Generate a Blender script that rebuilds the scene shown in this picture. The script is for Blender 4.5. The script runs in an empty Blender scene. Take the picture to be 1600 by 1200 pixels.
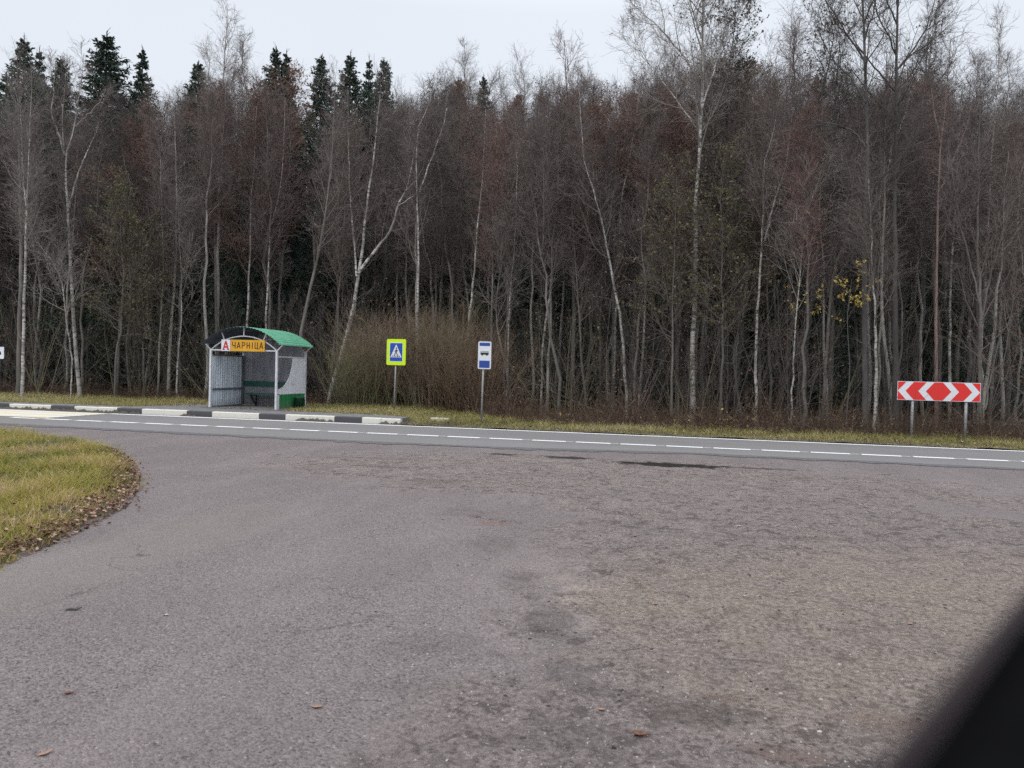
import bpy, math, random
import numpy as np
from mathutils import Matrix, Vector

SC = bpy.context.scene
COL = SC.collection
R = math.radians
HAZE = False

# ------------------------------------------------------------------ camera
# World frame = road frame: x runs along the main road (to the right), y away from
# the viewer, origin on the dashed line.
CAM_H = 1.6
FPX = 1200.0                       # focal length in pixels of the 1600 px photo (27 mm)
ROLL = R(1.45)
PITCH = math.atan((600 - 581) / FPX)
_c, _s = math.cos(ROLL), math.sin(ROLL)


def _ray(px, py):                  # ray in the level camera frame (right, forward, up)
    dx, dy = px - 800, -(py - 600)
    x = (dx * _c - dy * _s) / FPX
    y = (dx * _s + dy * _c) / FPX
    return np.array([x, math.cos(PITCH) + y * math.sin(PITCH), -math.sin(PITCH) + y * math.cos(PITCH)])


def _g(px, py, z=0.0):
    r = _ray(px, py)
    t = (z - CAM_H) / r[2]
    return np.array([r[0] * t, r[1] * t])


_A, _B = _g(35, 653.2), _g(1545, 719.0)
_D = (_B - _A) / np.linalg.norm(_B - _A)
_N = np.array([-_D[1], _D[0]])
_O = _A + _D * np.dot(_g(800, 687) - _A, _D)
CAMX, CAMY = float(-_O @ _D), float(-_O @ _N)


def to_world(x, y):
    p = np.array([x, y]) - _O
    return float(p @ _D), float(p @ _N)


def G(px, py, z=0.0):              # ground point seen at a pixel
    p = _g(px, py, z)
    return to_world(p[0], p[1])


def P(px, py, depth):              # point at a given distance along the view direction
    r = _ray(px, py)
    t = depth / r[1]
    u, v = to_world(r[0] * t, r[1] * t)
    return (u, v, CAM_H + r[2] * t)


def depth_of(u, v):
    q = np.array([u - CAMX, v - CAMY])
    fw = np.array([_D[1], _N[1]])
    return float(q @ fw)


cam_data = bpy.data.cameras.new('camera')
cam = bpy.data.objects.new('camera', cam_data)
COL.objects.link(cam)
_r0 = Vector((_D[0], _N[0], 0))
_f0 = Vector((_D[1], _N[1], 0))
_u0 = Vector((0, 0, 1))
_F = _f0 * math.cos(PITCH) - _u0 * math.sin(PITCH)
_U = _f0 * math.sin(PITCH) + _u0 * math.cos(PITCH)
_CR = _r0 * _c + _U * _s
_CU = -_r0 * _s + _U * _c
m = Matrix.Identity(4)
for i in range(3):
    m[i][0] = _CR[i]
    m[i][1] = _CU[i]
    m[i][2] = -_F[i]
m[0][3], m[1][3], m[2][3] = CAMX, CAMY, CAM_H
cam.matrix_world = m
cam_data.sensor_width = 36
cam_data.lens = 27
cam_data.clip_start = 0.01
cam_data.clip_end = 3000
cam_data.dof.use_dof = True
cam_data.dof.focus_distance = 22
cam_data.dof.aperture_fstop = 4.6
SC.camera = cam

SC.view_settings.view_transform = 'Standard'
SC.view_settings.look = 'None'
SC.view_settings.exposure = 0.08
SC.view_settings.gamma = 1.0
SC.cycles.max_bounces = 6
SC.cycles.diffuse_bounces = 3
SC.cycles.use_denoising = False
SC.cycles.use_adaptive_sampling = False
SC.cycles.denoiser = 'OPENIMAGEDENOISE'
SC.cycles.denoising_prefilter = 'ACCURATE'

# ------------------------------------------------------------------ sky and sun
SUN_EL, SUN_AZ = R(48), R(200)
world = bpy.data.worlds.new('World')
SC.world = world
world.use_nodes = True
nt = world.node_tree
nt.nodes.clear()
wo = nt.nodes.new('ShaderNodeOutputWorld')
bg = nt.nodes.new('ShaderNodeBackground')
sky = nt.nodes.new('ShaderNodeTexSky')
sky.sky_type = 'NISHITA'
sky.sun_disc = False
sky.sun_elevation = SUN_EL
sky.sun_rotation = SUN_AZ
sky.dust_density = 5
tc = nt.nodes.new('ShaderNodeTexCoord')
sep = nt.nodes.new('ShaderNodeSeparateXYZ')
mr = nt.nodes.new('ShaderNodeMapRange')
mr.inputs['From Min'].default_value = 0.42
mr.inputs['From Max'].default_value = 1.0
mr.inputs['To Min'].default_value = 1.0
mr.inputs['To Max'].default_value = 2.7
noise = nt.nodes.new('ShaderNodeTexNoise')
noise.inputs['Scale'].default_value = 1.6
noise.inputs['Detail'].default_value = 3
nmr = nt.nodes.new('ShaderNodeMapRange')
nmr.inputs['From Min'].default_value = 0.3
nmr.inputs['From Max'].default_value = 0.7
nmr.inputs['To Min'].default_value = 0.955
nmr.inputs['To Max'].default_value = 1.035
mul = nt.nodes.new('ShaderNodeMath')
mul.operation = 'MULTIPLY'
cloud = nt.nodes.new('ShaderNodeVectorMath')
cloud.operation = 'SCALE'
cloud.inputs[0].default_value = (7.95, 8.45, 9.2)
mix = nt.nodes.new('ShaderNodeMix')
mix.data_type = 'RGBA'
mix.inputs[0].default_value = 0.93
L = nt.links.new
L(tc.outputs['Generated'], sep.inputs[0])
L(sep.outputs['Z'], mr.inputs['Value'])
L(tc.outputs['Generated'], noise.inputs['Vector'])
L(noise.outputs[0], nmr.inputs['Value'])
L(mr.outputs[0], mul.inputs[0])
L(nmr.outputs[0], mul.inputs[1])
L(mul.outputs[0], cloud.inputs['Scale'])
L(sky.outputs[0], mix.inputs[6])
L(cloud.outputs[0], mix.inputs[7])
L(mix.outputs[2], bg.inputs[0])
bg.inputs[1].default_value = 0.1
L(bg.outputs[0], wo.inputs[0])

sun_d = bpy.data.lights.new('sun', 'SUN')
sun_d.energy = 0.9
sun_d.angle = R(30)
sun_d.color = (1.0, 0.97, 0.93)
sun = bpy.data.objects.new('sun', sun_d)
COL.objects.link(sun)
sdir = Vector((math.sin(SUN_AZ) * math.cos(SUN_EL), math.cos(SUN_AZ) * math.cos(SUN_EL), math.sin(SUN_EL)))
sun.rotation_euler = sdir.to_track_quat('Z', 'Y').to_euler()

# ------------------------------------------------------------------ materials


class NT:
    def __init__(self, name):
        self.m = bpy.data.materials.new(name)
        self.m.use_nodes = True
        self.t = self.m.node_tree
        self.b = self.t.nodes['Principled BSDF']
        self.b.inputs['Roughness'].default_value = 0.8
        self.tc = None

    def n(self, kind, **kw):
        x = self.t.nodes.new(kind)
        for k, v in kw.items():
            setattr(x, k, v)
        return x

    def l(self, a, b):
        self.t.links.new(a, b)

    def coord(self, which='Object'):
        if self.tc is None:
            self.tc = self.n('ShaderNodeTexCoord')
        return self.tc.outputs[which]

    def mapped(self, scale=(1, 1, 1), which='Object', rot=(0, 0, 0)):
        mp = self.n('ShaderNodeMapping')
        mp.inputs['Scale'].default_value = scale
        mp.inputs['Rotation'].default_value = rot
        self.l(self.coord(which), mp.inputs['Vector'])
        return mp.outputs[0]

    def noise(self, scale, detail=3, rough=0.55, vec=None, dist=0.0):
        x = self.n('ShaderNodeTexNoise')
        x.inputs['Scale'].default_value = scale
        x.inputs['Detail'].default_value = detail
        x.inputs['Roughness'].default_value = rough
        x.inputs['Distortion'].default_value = dist
        self.l(vec if vec is not None else self.coord(), x.inputs['Vector'])
        return x.outputs[0]

    def vor(self, scale, vec=None, feature='F1', out='Distance'):
        x = self.n('ShaderNodeTexVoronoi', feature=feature)
        x.inputs['Scale'].default_value = scale
        self.l(vec if vec is not None else self.coord(), x.inputs['Vector'])
        return x.outputs[out]

    def rng(self, v, a, b, c=0.0, d=1.0, smooth=False):
        x = self.n('ShaderNodeMapRange')
        if smooth:
            x.interpolation_type = 'SMOOTHSTEP'
        for i, q in zip(('From Min', 'From Max', 'To Min', 'To Max'), (a, b, c, d)):
            x.inputs[i].default_value = q
        self.l(v, x.inputs['Value'])
        return x.outputs[0]

    def math(self, op, a, b=None, c=None):
        x = self.n('ShaderNodeMath', operation=op)
        for i, q in enumerate((a, b, c)):
            if q is None:
                continue
            if isinstance(q, (int, float)):
                x.inputs[i].default_value = q
            else:
                self.l(q, x.inputs[i])
        return x.outputs[0]

    def mix(self, f, a, b, mode='MIX'):
        x = self.n('ShaderNodeMix', data_type='RGBA', blend_type=mode)
        for sock, q in ((x.inputs[0], f), (x.inputs[6], a), (x.inputs[7], b)):
            if isinstance(q, (int, float)):
                sock.default_value = q
            elif isinstance(q, tuple):
                sock.default_value = (*q, 1)
            else:
                self.l(q, sock)
        return x.outputs[2]

    def ramp(self, v, stops):
        x = self.n('ShaderNodeValToRGB')
        e = x.color_ramp.elements
        while len(e) < len(stops):
            e.new(0.5)
        for i, (p, c) in enumerate(stops):
            e[i].position = p
            e[i].color = (*c, 1)
        self.l(v, x.inputs[0])
        return x.outputs[0]

    def color(self, c):
        self.l(c, self.b.inputs['Base Color'])

    def rough(self, v):
        if isinstance(v, (int, float)):
            self.b.inputs['Roughness'].default_value = v
        else:
            self.l(v, self.b.inputs['Roughness'])

    def bump(self, h, strength=0.5, dist=0.01):
        x = self.n('ShaderNodeBump')
        x.inputs['Strength'].default_value = strength
        x.inputs['Distance'].default_value = dist
        self.l(h, x.inputs['Height'])
        self.l(x.outputs[0], self.b.inputs['Normal'])

    def attr(self, name):
        x = self.n('ShaderNodeAttribute', attribute_name=name)
        return x.outputs['Color']

    def rand(self):
        return self.n('ShaderNodeObjectInfo').outputs['Random']

    def two_sided_thin(self, amount=0.3):
        # light passing through a thin leaf or blade
        tr = self.n('ShaderNodeBsdfTranslucent')
        src = self.b.inputs['Base Color'].links[0].from_socket if self.b.inputs['Base Color'].links else None
        if src:
            self.l(src, tr.inputs[0])
        ms = self.n('ShaderNodeMixShader')
        ms.inputs[0].default_value = amount
        out = [n for n in self.t.nodes if n.type == 'OUTPUT_MATERIAL'][0]
        self.l(self.b.outputs[0], ms.inputs[1])
        self.l(tr.outputs[0], ms.inputs[2])
        self.l(ms.outputs[0], out.inputs[0])


def grimy(name, c1, c2, rough=0.55):
    a = NT(name)
    st = a.noise(7.0, 5, 0.7, vec=a.mapped((1, 1, 0.12)))
    pt = a.noise(1.6, 5, 0.65)
    sp = a.noise(14, 3, 0.6)
    c = a.mix(a.rng(st, 0.4, 0.62), c1, c2)
    c = a.mix(a.math('MULTIPLY', a.rng(pt, 0.55, 0.7), 0.30), c, tuple(x * 0.45 for x in c2))
    c = a.mix(a.math('MULTIPLY', a.rng(sp, 0.68, 0.74), 0.6), c, (0.12, 0.07, 0.045))
    z = a.n('ShaderNodeSeparateXYZ')
    a.l(a.coord(), z.inputs[0])
    low = a.rng(a.math('ADD', z.outputs[2], a.math('MULTIPLY', pt, 0.3)), 0.12, 0.5, 0.6, 0.0)
    c = a.mix(low, c, (0.14, 0.125, 0.105))
    a.color(c)
    a.rough(rough)
    return a.m


def simple(name, c1, c2=None, scale=8, rough=0.6, metal=0.0, bump=0.0, detail=4, lo=0.35, hi=0.65, vscale=(1, 1, 1)):
    a = NT(name)
    a.rough(rough)
    a.b.inputs['Metallic'].default_value = metal
    if c2 is None:
        c2 = tuple(x * 0.8 for x in c1)
    vec = a.mapped(vscale)
    nz = a.noise(scale, detail, vec=vec)
    a.color(a.mix(a.rng(nz, lo, hi), c1, c2))
    if bump:
        a.bump(a.noise(scale * 3, 3, vec=vec), bump, 0.01)
    return a.m


def blob(a, cx, cy, rx, ry, ang=0.0, wob=0.5, nscale=1.2, soft=0.4):
    """mask of a stain with its own outline, fixed to the ground"""
    sp = a.n('ShaderNodeSeparateXYZ')
    a.l(a.coord(), sp.inputs[0])
    dx = a.math('SUBTRACT', sp.outputs[0], cx)
    dy = a.math('SUBTRACT', sp.outputs[1], cy)
    ca, sa = math.cos(ang), math.sin(ang)
    x = a.math('DIVIDE', a.math('ADD', a.math('MULTIPLY', dx, ca), a.math('MULTIPLY', dy, sa)), rx)
    y = a.math('DIVIDE', a.math('SUBTRACT', a.math('MULTIPLY', dy, ca), a.math('MULTIPLY', dx, sa)), ry)
    r = a.math('SQRT', a.math('ADD', a.math('MULTIPLY', x, x), a.math('MULTIPLY', y, y)))
    nz = a.noise(nscale, 5, 0.65)
    r = a.math('ADD', r, a.math('MULTIPLY', a.math('SUBTRACT', nz, 0.5), wob * 4))
    return a.rng(r, 1.0 - soft, 1.0 + soft, 1.0, 0.0, True)


def asphalt_junction():
    a = NT('worn_asphalt')
    fine = a.vor(85)
    fcol = a.vor(85, out='Color')
    big = a.noise(0.5, 4, 0.6)
    g1 = a.noise(60, 4, 0.8)
    sp = a.n('ShaderNodeSeparateColor')
    a.l(fcol, sp.inputs[0])
    base = a.mix(sp.outputs[0], (0.110, 0.097, 0.094), (0.290, 0.257, 0.248))
    base = a.mix(a.math('MULTIPLY', a.rng(g1, 0.40, 0.60), 0.4), base, (0.265, 0.234, 0.226))
    base = a.mix(a.rng(sp.outputs[1], 0.985, 1.0), base, (0.44, 0.41, 0.39))
    base = a.mix(a.rng(sp.outputs[2], 0.90, 1.0), base, (0.035, 0.030, 0.031))
    base = a.mix(a.math('MULTIPLY', a.rng(big, 0.38, 0.65), 0.35), base, (0.165, 0.142, 0.136))
    # long faint tyre-polished bands across the smooth half
    bands = a.noise(1.1, 4, 0.6, vec=a.mapped((1.0, 0.25, 1), rot=(0, 0, 0.5)))
    base = a.mix(a.math('MULTIPLY', a.rng(bands, 0.45, 0.7), 0.30), base, (0.315, 0.276, 0.265))
    # coarse, broken-up right half of the apron: patchy binder, open stone, grit
    bx, by = G(1330, 930)
    ex, ey = G(950, 742)
    fx1, fy1 = G(930, 1170)
    edge = a.math('MAXIMUM', blob(a, bx + 0.8, by + 0.2, 3.1, 6.0, 0.25, 0.30, 0.9, 0.12), blob(a, ex, ey, 5.6, 2.6, 0.0, 0.35, 0.9, 0.15))
    edge = a.math('MAXIMUM', edge, a.math('MULTIPLY', blob(a, fx1, fy1, 1.0, 0.7, 0.0, 0.4, 1.4, 0.3), 0.8))
    m1 = a.noise(6.0, 7, 0.75, dist=0.6)
    m2 = a.noise(26, 6, 0.78)
    m3 = a.noise(2.2, 6, 0.68, dist=0.6)
    cc = a.ramp(m2, [(0.30, (0.030, 0.024, 0.022)), (0.41, (0.17, 0.142, 0.130)), (0.52, (0.33, 0.284, 0.262)), (0.72, (0.56, 0.49, 0.45))])
    cc = a.mix(a.math('MULTIPLY', a.rng(m1, 0.52, 0.58), 0.85), cc, (0.115, 0.097, 0.090))
    cc = a.mix(a.math('MULTIPLY', a.rng(m3, 0.50, 0.66), 0.55), cc, (0.40, 0.345, 0.315))
    cc = a.mix(a.rng(sp.outputs[1], 0.965, 1.0), cc, (0.50, 0.46, 0.42))
    k_ = a.math('MULTIPLY', edge, a.rng(a.noise(1.3, 6, 0.7), 0.30, 0.52, 0.5, 1.0))
    base = a.mix(k_, base, cc)
    # dusty tan ground showing on the right
    tan = a.mix(a.rng(m2, 0.36, 0.62), (0.17, 0.138, 0.110), (0.54, 0.460, 0.385))
    tan = a.mix(a.math('MULTIPLY', a.rng(m1, 0.54, 0.62), 0.6), tan, (0.20, 0.160, 0.128))
    for (px, py, rx, ry, k, w) in ((1300, 940, 1.7, 1.2, 0.9, 0.4), (1290, 1070, 0.9, 0.6, 0.9, 0.4), (1040, 950, 0.6, 0.7, 0.7, 0.5), (1500, 900, 1.3, 1.0, 0.7, 0.5)):
        x, y = G(px, py)
        base = a.mix(a.math('MULTIPLY', a.math('MULTIPLY', blob(a, x, y, rx, ry, 0.1, w, 1.7, 0.6), a.rng(m3, 0.34, 0.6, 0.35, 1.0)), k), base, tan)
    # dark damp or oily places, broken up by the grain
    wet = a.rng(m1, 0.36, 0.56, 1.0, 0.25)
    for (px, py, rx, ry, k) in ((860, 975, 0.16, 0.34, 0.8), (880, 1045, 0.12, 0.16, 0.8), (1085, 1110, 0.26, 0.13, 0.9), (950, 1080, 0.20, 0.07, 0.7), (900, 1150, 0.30, 0.18, 0.4), (690, 1010, 0.30, 0.22, 0.5), (640, 1070, 0.25, 0.12, 0.4), (1240, 840, 0.8, 0.10, 0.4),
                                (600, 716, 0.9, 0.12, 0.5), (680, 752, 0.35, 0.22, 0.5), (735, 800, 0.25, 0.3, 0.5), (775, 850, 0.2, 0.3, 0.5), (810, 905, 0.15, 0.3, 0.6)):
        x, y = G(px, py)
        f = a.math('MULTIPLY', a.math('MULTIPLY', blob(a, x, y, rx, ry, 0.2, 0.6, 4.0, 0.6), k), wet)
        base = a.mix(f, base, (0.07, 0.060, 0.057))
    # crumbled joint near the main road
    for (px, py, rx, ry, k) in ((1045, 726.0, 0.95, 0.34, 1.0), (885, 714.5, 0.50, 0.22, 0.9), (785, 709.5, 0.3, 0.16, 0.8), (1170, 731, 0.7, 0.12, 0.6), (600, 729, 0.5, 0.12, 0.3)):
        x, y = G(px, py)
        base = a.mix(a.math('MULTIPLY', blob(a, x, y, rx, ry, 0.02, 0.75, 4.0, 0.25), k), base, (0.022, 0.017, 0.015))
    # rusty soil spots
    for (px, py, rx, ry, k) in ((770, 816, 0.22, 0.14, 0.5), (1230, 1180, 0.20, 0.08, 0.5), (1400, 1130, 0.2, 0.12, 0.4), (1130, 1090, 0.1, 0.05, 0.5)):
        x, y = G(px, py)
        base = a.mix(a.math('MULTIPLY', a.math('MULTIPLY', blob(a, x, y, rx, ry, 0.0, 0.8, 6.0, 0.5), k), a.rng(m2, 0.4, 0.6)), base, (0.20, 0.085, 0.045))
    # pale dusty margin along the grass corner
    x, y = G(60, 880)
    base = a.mix(a.math('MULTIPLY', blob(a, x + 0.35, y + 0.3, 0.5, 2.4, 0.0, 0.35, 2.0, 0.6), 0.45), base, (0.27, 0.242, 0.215))
    # hairline cracks and an old patch seam
    wv = a.n('ShaderNodeVectorMath', operation='ADD')
    nv = a.n('ShaderNodeTexNoise')
    nv.inputs['Scale'].default_value = 2.3
    nv.inputs['Detail'].default_value = 5
    a.l(a.coord(), nv.inputs['Vector'])
    sc_ = a.n('ShaderNodeVectorMath', operation='SCALE')
    sc_.inputs['Scale'].default_value = 0.9
    a.l(nv.outputs['Color'], sc_.inputs[0])
    a.l(a.coord(), wv.inputs[0])
    a.l(sc_.outputs[0], wv.inputs[1])
    cr = a.vor(0.42, vec=wv.outputs[0], feature='DISTANCE_TO_EDGE')
    crack = a.math('MULTIPLY', a.rng(cr, 0.0, 0.006, 1.0, 0.0), a.rng(a.noise(0.45, 4), 0.52, 0.62))
    base = a.mix(a.math('MULTIPLY', crack, 0.75), base, (0.05, 0.042, 0.04))
    pits = a.noise(75, 3, 0.9)
    pk = a.math('MULTIPLY', a.rng(pits, 0.60, 0.66), a.rng(a.math('ADD', m1, a.math('MULTIPLY', edge, 0.12)), 0.50, 0.66, 0.15, 1.0))
    base = a.mix(a.math('MULTIPLY', pk, 0.85), base, (0.05, 0.041, 0.038))
    pale_specks = a.rng(a.noise(88, 3, 0.9), 0.63, 0.68)  # pale specks scattered at random through the asphalt
    base = a.mix(a.math('MULTIPLY', pale_specks, 0.6), base, (0.46, 0.41, 0.38))
    base = a.mix(1.0, base, (0.97, 0.93, 0.925), 'MULTIPLY')
    a.color(base)
    a.rough(0.9)
    h = a.math('ADD', a.math('MULTIPLY', fine, -0.4), a.math('MULTIPLY', a.math('ADD', a.math('MULTIPLY', m1, 2.2), a.math('MULTIPLY', m2, 1.6)), edge))
    a.bump(h, 1.0, 0.03)
    a.b.inputs['Specular IOR Level'].default_value = 0.25
    return a.m


def asphalt_road():
    a = NT('main_road_asphalt')
    fcol = a.vor(80, out='Color')
    sp = a.n('ShaderNodeSeparateColor')
    a.l(fcol, sp.inputs[0])
    base = a.mix(sp.outputs[0], (0.155, 0.146, 0.143), (0.235, 0.222, 0.217))
    lanes = a.noise(0.8, 4, 0.6, vec=a.mapped((0.05, 1.6, 1)))
    base = a.mix(a.math('MULTIPLY', a.rng(lanes, 0.35, 0.65), 0.45), base, (0.15, 0.142, 0.135))
    big = a.noise(0.25, 3)
    base = a.mix(a.math('MULTIPLY', a.rng(big, 0.4, 0.65), 0.3), base, (0.23, 0.225, 0.215))
    a.color(base)
    a.rough(0.8)
    a.b.inputs['Specular IOR Level'].default_value = 0.3
    a.bump(a.vor(80), 0.4, 0.006)
    return a.m


def dark_joint():
    a = NT('dark_edge_asphalt')
    n1 = a.noise(9, 5, 0.7)
    base = a.ramp(n1, [(0.3, (0.05, 0.048, 0.05)), (0.5, (0.115, 0.11, 0.112)), (0.75, (0.17, 0.16, 0.16))])
    a.color(base)
    a.rough(0.9)
    a.bump(a.vor(60), 0.5, 0.01)
    return a.m


def paint(name, c, wear=0.35, worn=(0.16, 0.155, 0.155)):
    a = NT(name)
    n1 = a.noise(22, 6, 0.75)
    n2 = a.noise(2.0, 3)
    w = a.math('MULTIPLY', a.rng(n1, 0.55, 0.72), a.rng(n2, 0.35, 0.7, 0.2, 1.0))
    a.color(a.mix(a.math('MULTIPLY', w, wear * 2), c, worn))
    a.rough(0.75)
    return a.m


def bark(name, stops, scale=3.0, zsq=0.35, rough=0.9, jitter=0.25, bump=0.4, base_dark=None):
    a = NT(name)
    v = a.mapped((1, 1, zsq))
    n1 = a.noise(scale, 6, 0.7, vec=v)
    c = a.ramp(n1, stops)
    rr = a.rand()
    c = a.mix(a.math('MULTIPLY', rr, jitter), c, (0.055, 0.045, 0.038))
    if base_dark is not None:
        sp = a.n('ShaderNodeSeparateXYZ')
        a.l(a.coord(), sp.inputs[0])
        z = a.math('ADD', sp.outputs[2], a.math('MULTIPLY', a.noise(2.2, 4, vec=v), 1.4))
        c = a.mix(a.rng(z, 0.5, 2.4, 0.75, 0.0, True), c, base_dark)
    a.color(c)
    a.rough(rough)
    if bump:
        a.bump(a.noise(scale * 6, 4, vec=v), bump, 0.02)
    return a.m


def birch_bark():
    a = NT('birch_bark')
    v = a.mapped((1.6, 1.6, 5.0))
    n1 = a.noise(2.2, 5, 0.7, vec=v)
    marks = a.rng(n1, 0.51, 0.57)
    n2 = a.noise(1.6, 4, 0.6)
    base = a.mix(a.rng(n2, 0.4, 0.62), (0.59, 0.565, 0.53), (0.33, 0.31, 0.28))
    base = a.mix(a.math('MULTIPLY', marks, 0.92), base, (0.07, 0.062, 0.056))
    patch = a.rng(a.noise(1.1, 4, 0.6, vec=a.mapped((1, 1, 1.4))), 0.50, 0.60)
    base = a.mix(a.math('MULTIPLY', patch, 0.7), base, (0.17, 0.155, 0.135))
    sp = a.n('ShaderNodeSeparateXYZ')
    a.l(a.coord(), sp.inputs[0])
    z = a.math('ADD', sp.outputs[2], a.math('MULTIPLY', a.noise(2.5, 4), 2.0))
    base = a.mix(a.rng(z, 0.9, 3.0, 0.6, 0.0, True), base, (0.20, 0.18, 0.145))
    rr = a.rand()
    base = a.mix(a.math('MULTIPLY', rr, 0.25), base, (0.30, 0.28, 0.25))
    a.color(base)
    a.rough(0.7)
    a.bump(n1, 0.3, 0.01)
    return a.m


def twig_mat(name, stops):
    a = NT(name)
    c = a.ramp(a.rand(), stops)
    n1 = a.noise(0.6, 2)
    c = a.mix(a.math('MULTIPLY', a.rng(n1, 0.4, 0.6), 0.25), c, (0.13, 0.11, 0.095))
    a.color(c)
    a.rough(0.85)
    a.b.inputs['Specular IOR Level'].default_value = 0.2
    return a.m


def leaf_mat(name, stops, thin=0.35):
    a = NT(name)
    at = a.attr('shade')
    sp = a.n('ShaderNodeSeparateColor')
    a.l(at, sp.inputs[0])
    a.color(a.ramp(sp.outputs[0], stops))
    a.rough(0.7)
    a.b.inputs['Specular IOR Level'].default_value = 0.25
    if thin:
        a.two_sided_thin(thin)
    return a.m


M = {}
M['ground'] = simple('forest_floor', (0.075, 0.058, 0.040), (0.035, 0.028, 0.02), 1.3, 0.95, bump=0.6)
M['soil'] = simple('soil_under_grass', (0.07, 0.06, 0.035), (0.045, 0.035, 0.022), 4, 0.95, bump=0.7)
M['apron'] = asphalt_junction()
M['road'] = asphalt_road()
M['joint'] = dark_joint()
M['pave'] = simple('grey_pavement', (0.20, 0.195, 0.19), (0.13, 0.125, 0.12), 5, 0.9, bump=0.3)
M['line'] = paint('white_road_paint', (0.80, 0.80, 0.80), 0.38)
M['line_old'] = paint('greyed_road_paint', (0.55, 0.55, 0.54), 0.5)
M['line_yellow'] = paint('pale_yellow_road_paint', (0.62, 0.54, 0.38), 0.15)
M['kerb_white'] = paint('kerb_white', (0.66, 0.63, 0.56), 0.5, (0.20, 0.17, 0.14))
M['kerb_black'] = paint('kerb_black', (0.065, 0.065, 0.07), 0.4, (0.16, 0.15, 0.14))
M['dirt'] = simple('loose_dirt', (0.05, 0.04, 0.03), (0.11, 0.095, 0.075), 30, 0.95, bump=0.8)
M['post'] = simple('galvanised_steel', (0.44, 0.44, 0.44), (0.30, 0.30, 0.30), 20, 0.5, 0.2)
M['frame'] = simple('pale_grey_steel_paint', (0.66, 0.67, 0.70), (0.52, 0.53, 0.56), 9, 0.5, 0.0)
M['wall_light'] = grimy('ribbed_sheet_light_grey', (0.74, 0.80, 0.86), (0.50, 0.56, 0.62))
M['wall_grey'] = grimy('ribbed_sheet_grey', (0.36, 0.36, 0.39), (0.24, 0.245, 0.275))
M['wall_white'] = simple('side_panel_pale_grey', (0.74, 0.745, 0.77), (0.64, 0.645, 0.67), 1.5, 0.6)
M['green'] = grimy('green_painted_sheet', (0.010, 0.21, 0.06), (0.008, 0.14, 0.04))
M['dark_green'] = simple('dark_green_paint', (0.012, 0.11, 0.075), (0.010, 0.08, 0.055), 6, 0.5)
M['bin'] = simple('dark_green_bin_paint', (0.008, 0.06, 0.03), (0.006, 0.035, 0.018), 6, 0.5)
M['roof_green'] = simple('mint_green_roof_sheet', (0.17, 0.47, 0.30), (0.12, 0.37, 0.23), 3, 0.45, 0.0)
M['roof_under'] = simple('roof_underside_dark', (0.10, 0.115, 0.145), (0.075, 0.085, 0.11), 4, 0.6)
M['white'] = simple('sign_white', (0.72, 0.74, 0.78), (0.66, 0.68, 0.72), 5, 0.45)
M['blue'] = simple('sign_blue', (0.012, 0.075, 0.42), (0.010, 0.065, 0.36), 6, 0.4)
M['blue2'] = simple('sign_blue_deeper', (0.020, 0.065, 0.32), (0.018, 0.055, 0.27), 6, 0.4)
M['lime'] = simple('sign_fluorescent_lime', (0.62, 0.88, 0.0), (0.58, 0.84, 0.0), 6, 0.4)
M['yellow'] = simple('sign_amber_yellow', (0.72, 0.38, 0.012), (0.62, 0.32, 0.01), 6, 0.5)
M['red'] = simple('sign_red', (0.72, 0.025, 0.022), (0.66, 0.028, 0.022), 3, 0.4)
M['black'] = simple('sign_black', (0.015, 0.015, 0.018), (0.02, 0.02, 0.02), 6, 0.5)
M['letter'] = simple('dark_red_lettering', (0.10, 0.012, 0.01), (0.08, 0.01, 0.01), 6, 0.6)
M['letter_red'] = simple('red_lettering', (0.55, 0.02, 0.025), (0.45, 0.02, 0.02), 6, 0.6)
M['sign_back'] = simple('sign_back_grey', (0.22, 0.23, 0.25), (0.16, 0.17, 0.18), 6, 0.5, 0.3)
M['car_trim'] = simple('black_soft_trim', (0.004, 0.004, 0.005), (0.006, 0.006, 0.006), 60, 0.95, bump=0.1)
M['car_trim'].node_tree.nodes['Principled BSDF'].inputs['Specular IOR Level'].default_value = 0.0
M['car_seal'] = simple('fringe_tinted_seal', (0.030, 0.017, 0.018), (0.022, 0.013, 0.014), 40, 0.8)  # pinkish fringe of the blurred sill edge is put into this colour
M['car_paint'] = simple('black_car_paint', (0.010, 0.007, 0.008), (0.008, 0.006, 0.007), 3, 0.6)
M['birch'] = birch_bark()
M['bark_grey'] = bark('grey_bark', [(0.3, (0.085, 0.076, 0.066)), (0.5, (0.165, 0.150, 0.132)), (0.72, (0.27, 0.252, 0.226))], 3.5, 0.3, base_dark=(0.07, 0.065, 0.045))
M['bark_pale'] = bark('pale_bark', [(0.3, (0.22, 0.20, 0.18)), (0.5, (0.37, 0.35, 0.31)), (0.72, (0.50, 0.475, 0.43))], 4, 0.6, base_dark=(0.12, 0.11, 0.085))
M['bark_dark'] = bark('dark_bark', [(0.3, (0.05, 0.046, 0.043)), (0.5, (0.09, 0.083, 0.078)), (0.75, (0.14, 0.13, 0.122))], 4, 0.25, base_dark=None)
M['bark_pink'] = bark('reddish_bark', [(0.3, (0.20, 0.13, 0.11)), (0.5, (0.36, 0.25, 0.215)), (0.75, (0.46, 0.35, 0.30))], 3, 0.3, base_dark=None)
M['twig'] = twig_mat('bare_twigs', [(0.0, (0.182, 0.146, 0.138)), (0.35, (0.155, 0.138, 0.127)), (0.65, (0.195, 0.152, 0.143)), (1.0, (0.138, 0.124, 0.110))])
M['twig_red'] = twig_mat('reddish_twigs', [(0.0, (0.235, 0.152, 0.138)), (1.0, (0.205, 0.148, 0.138))])
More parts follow.
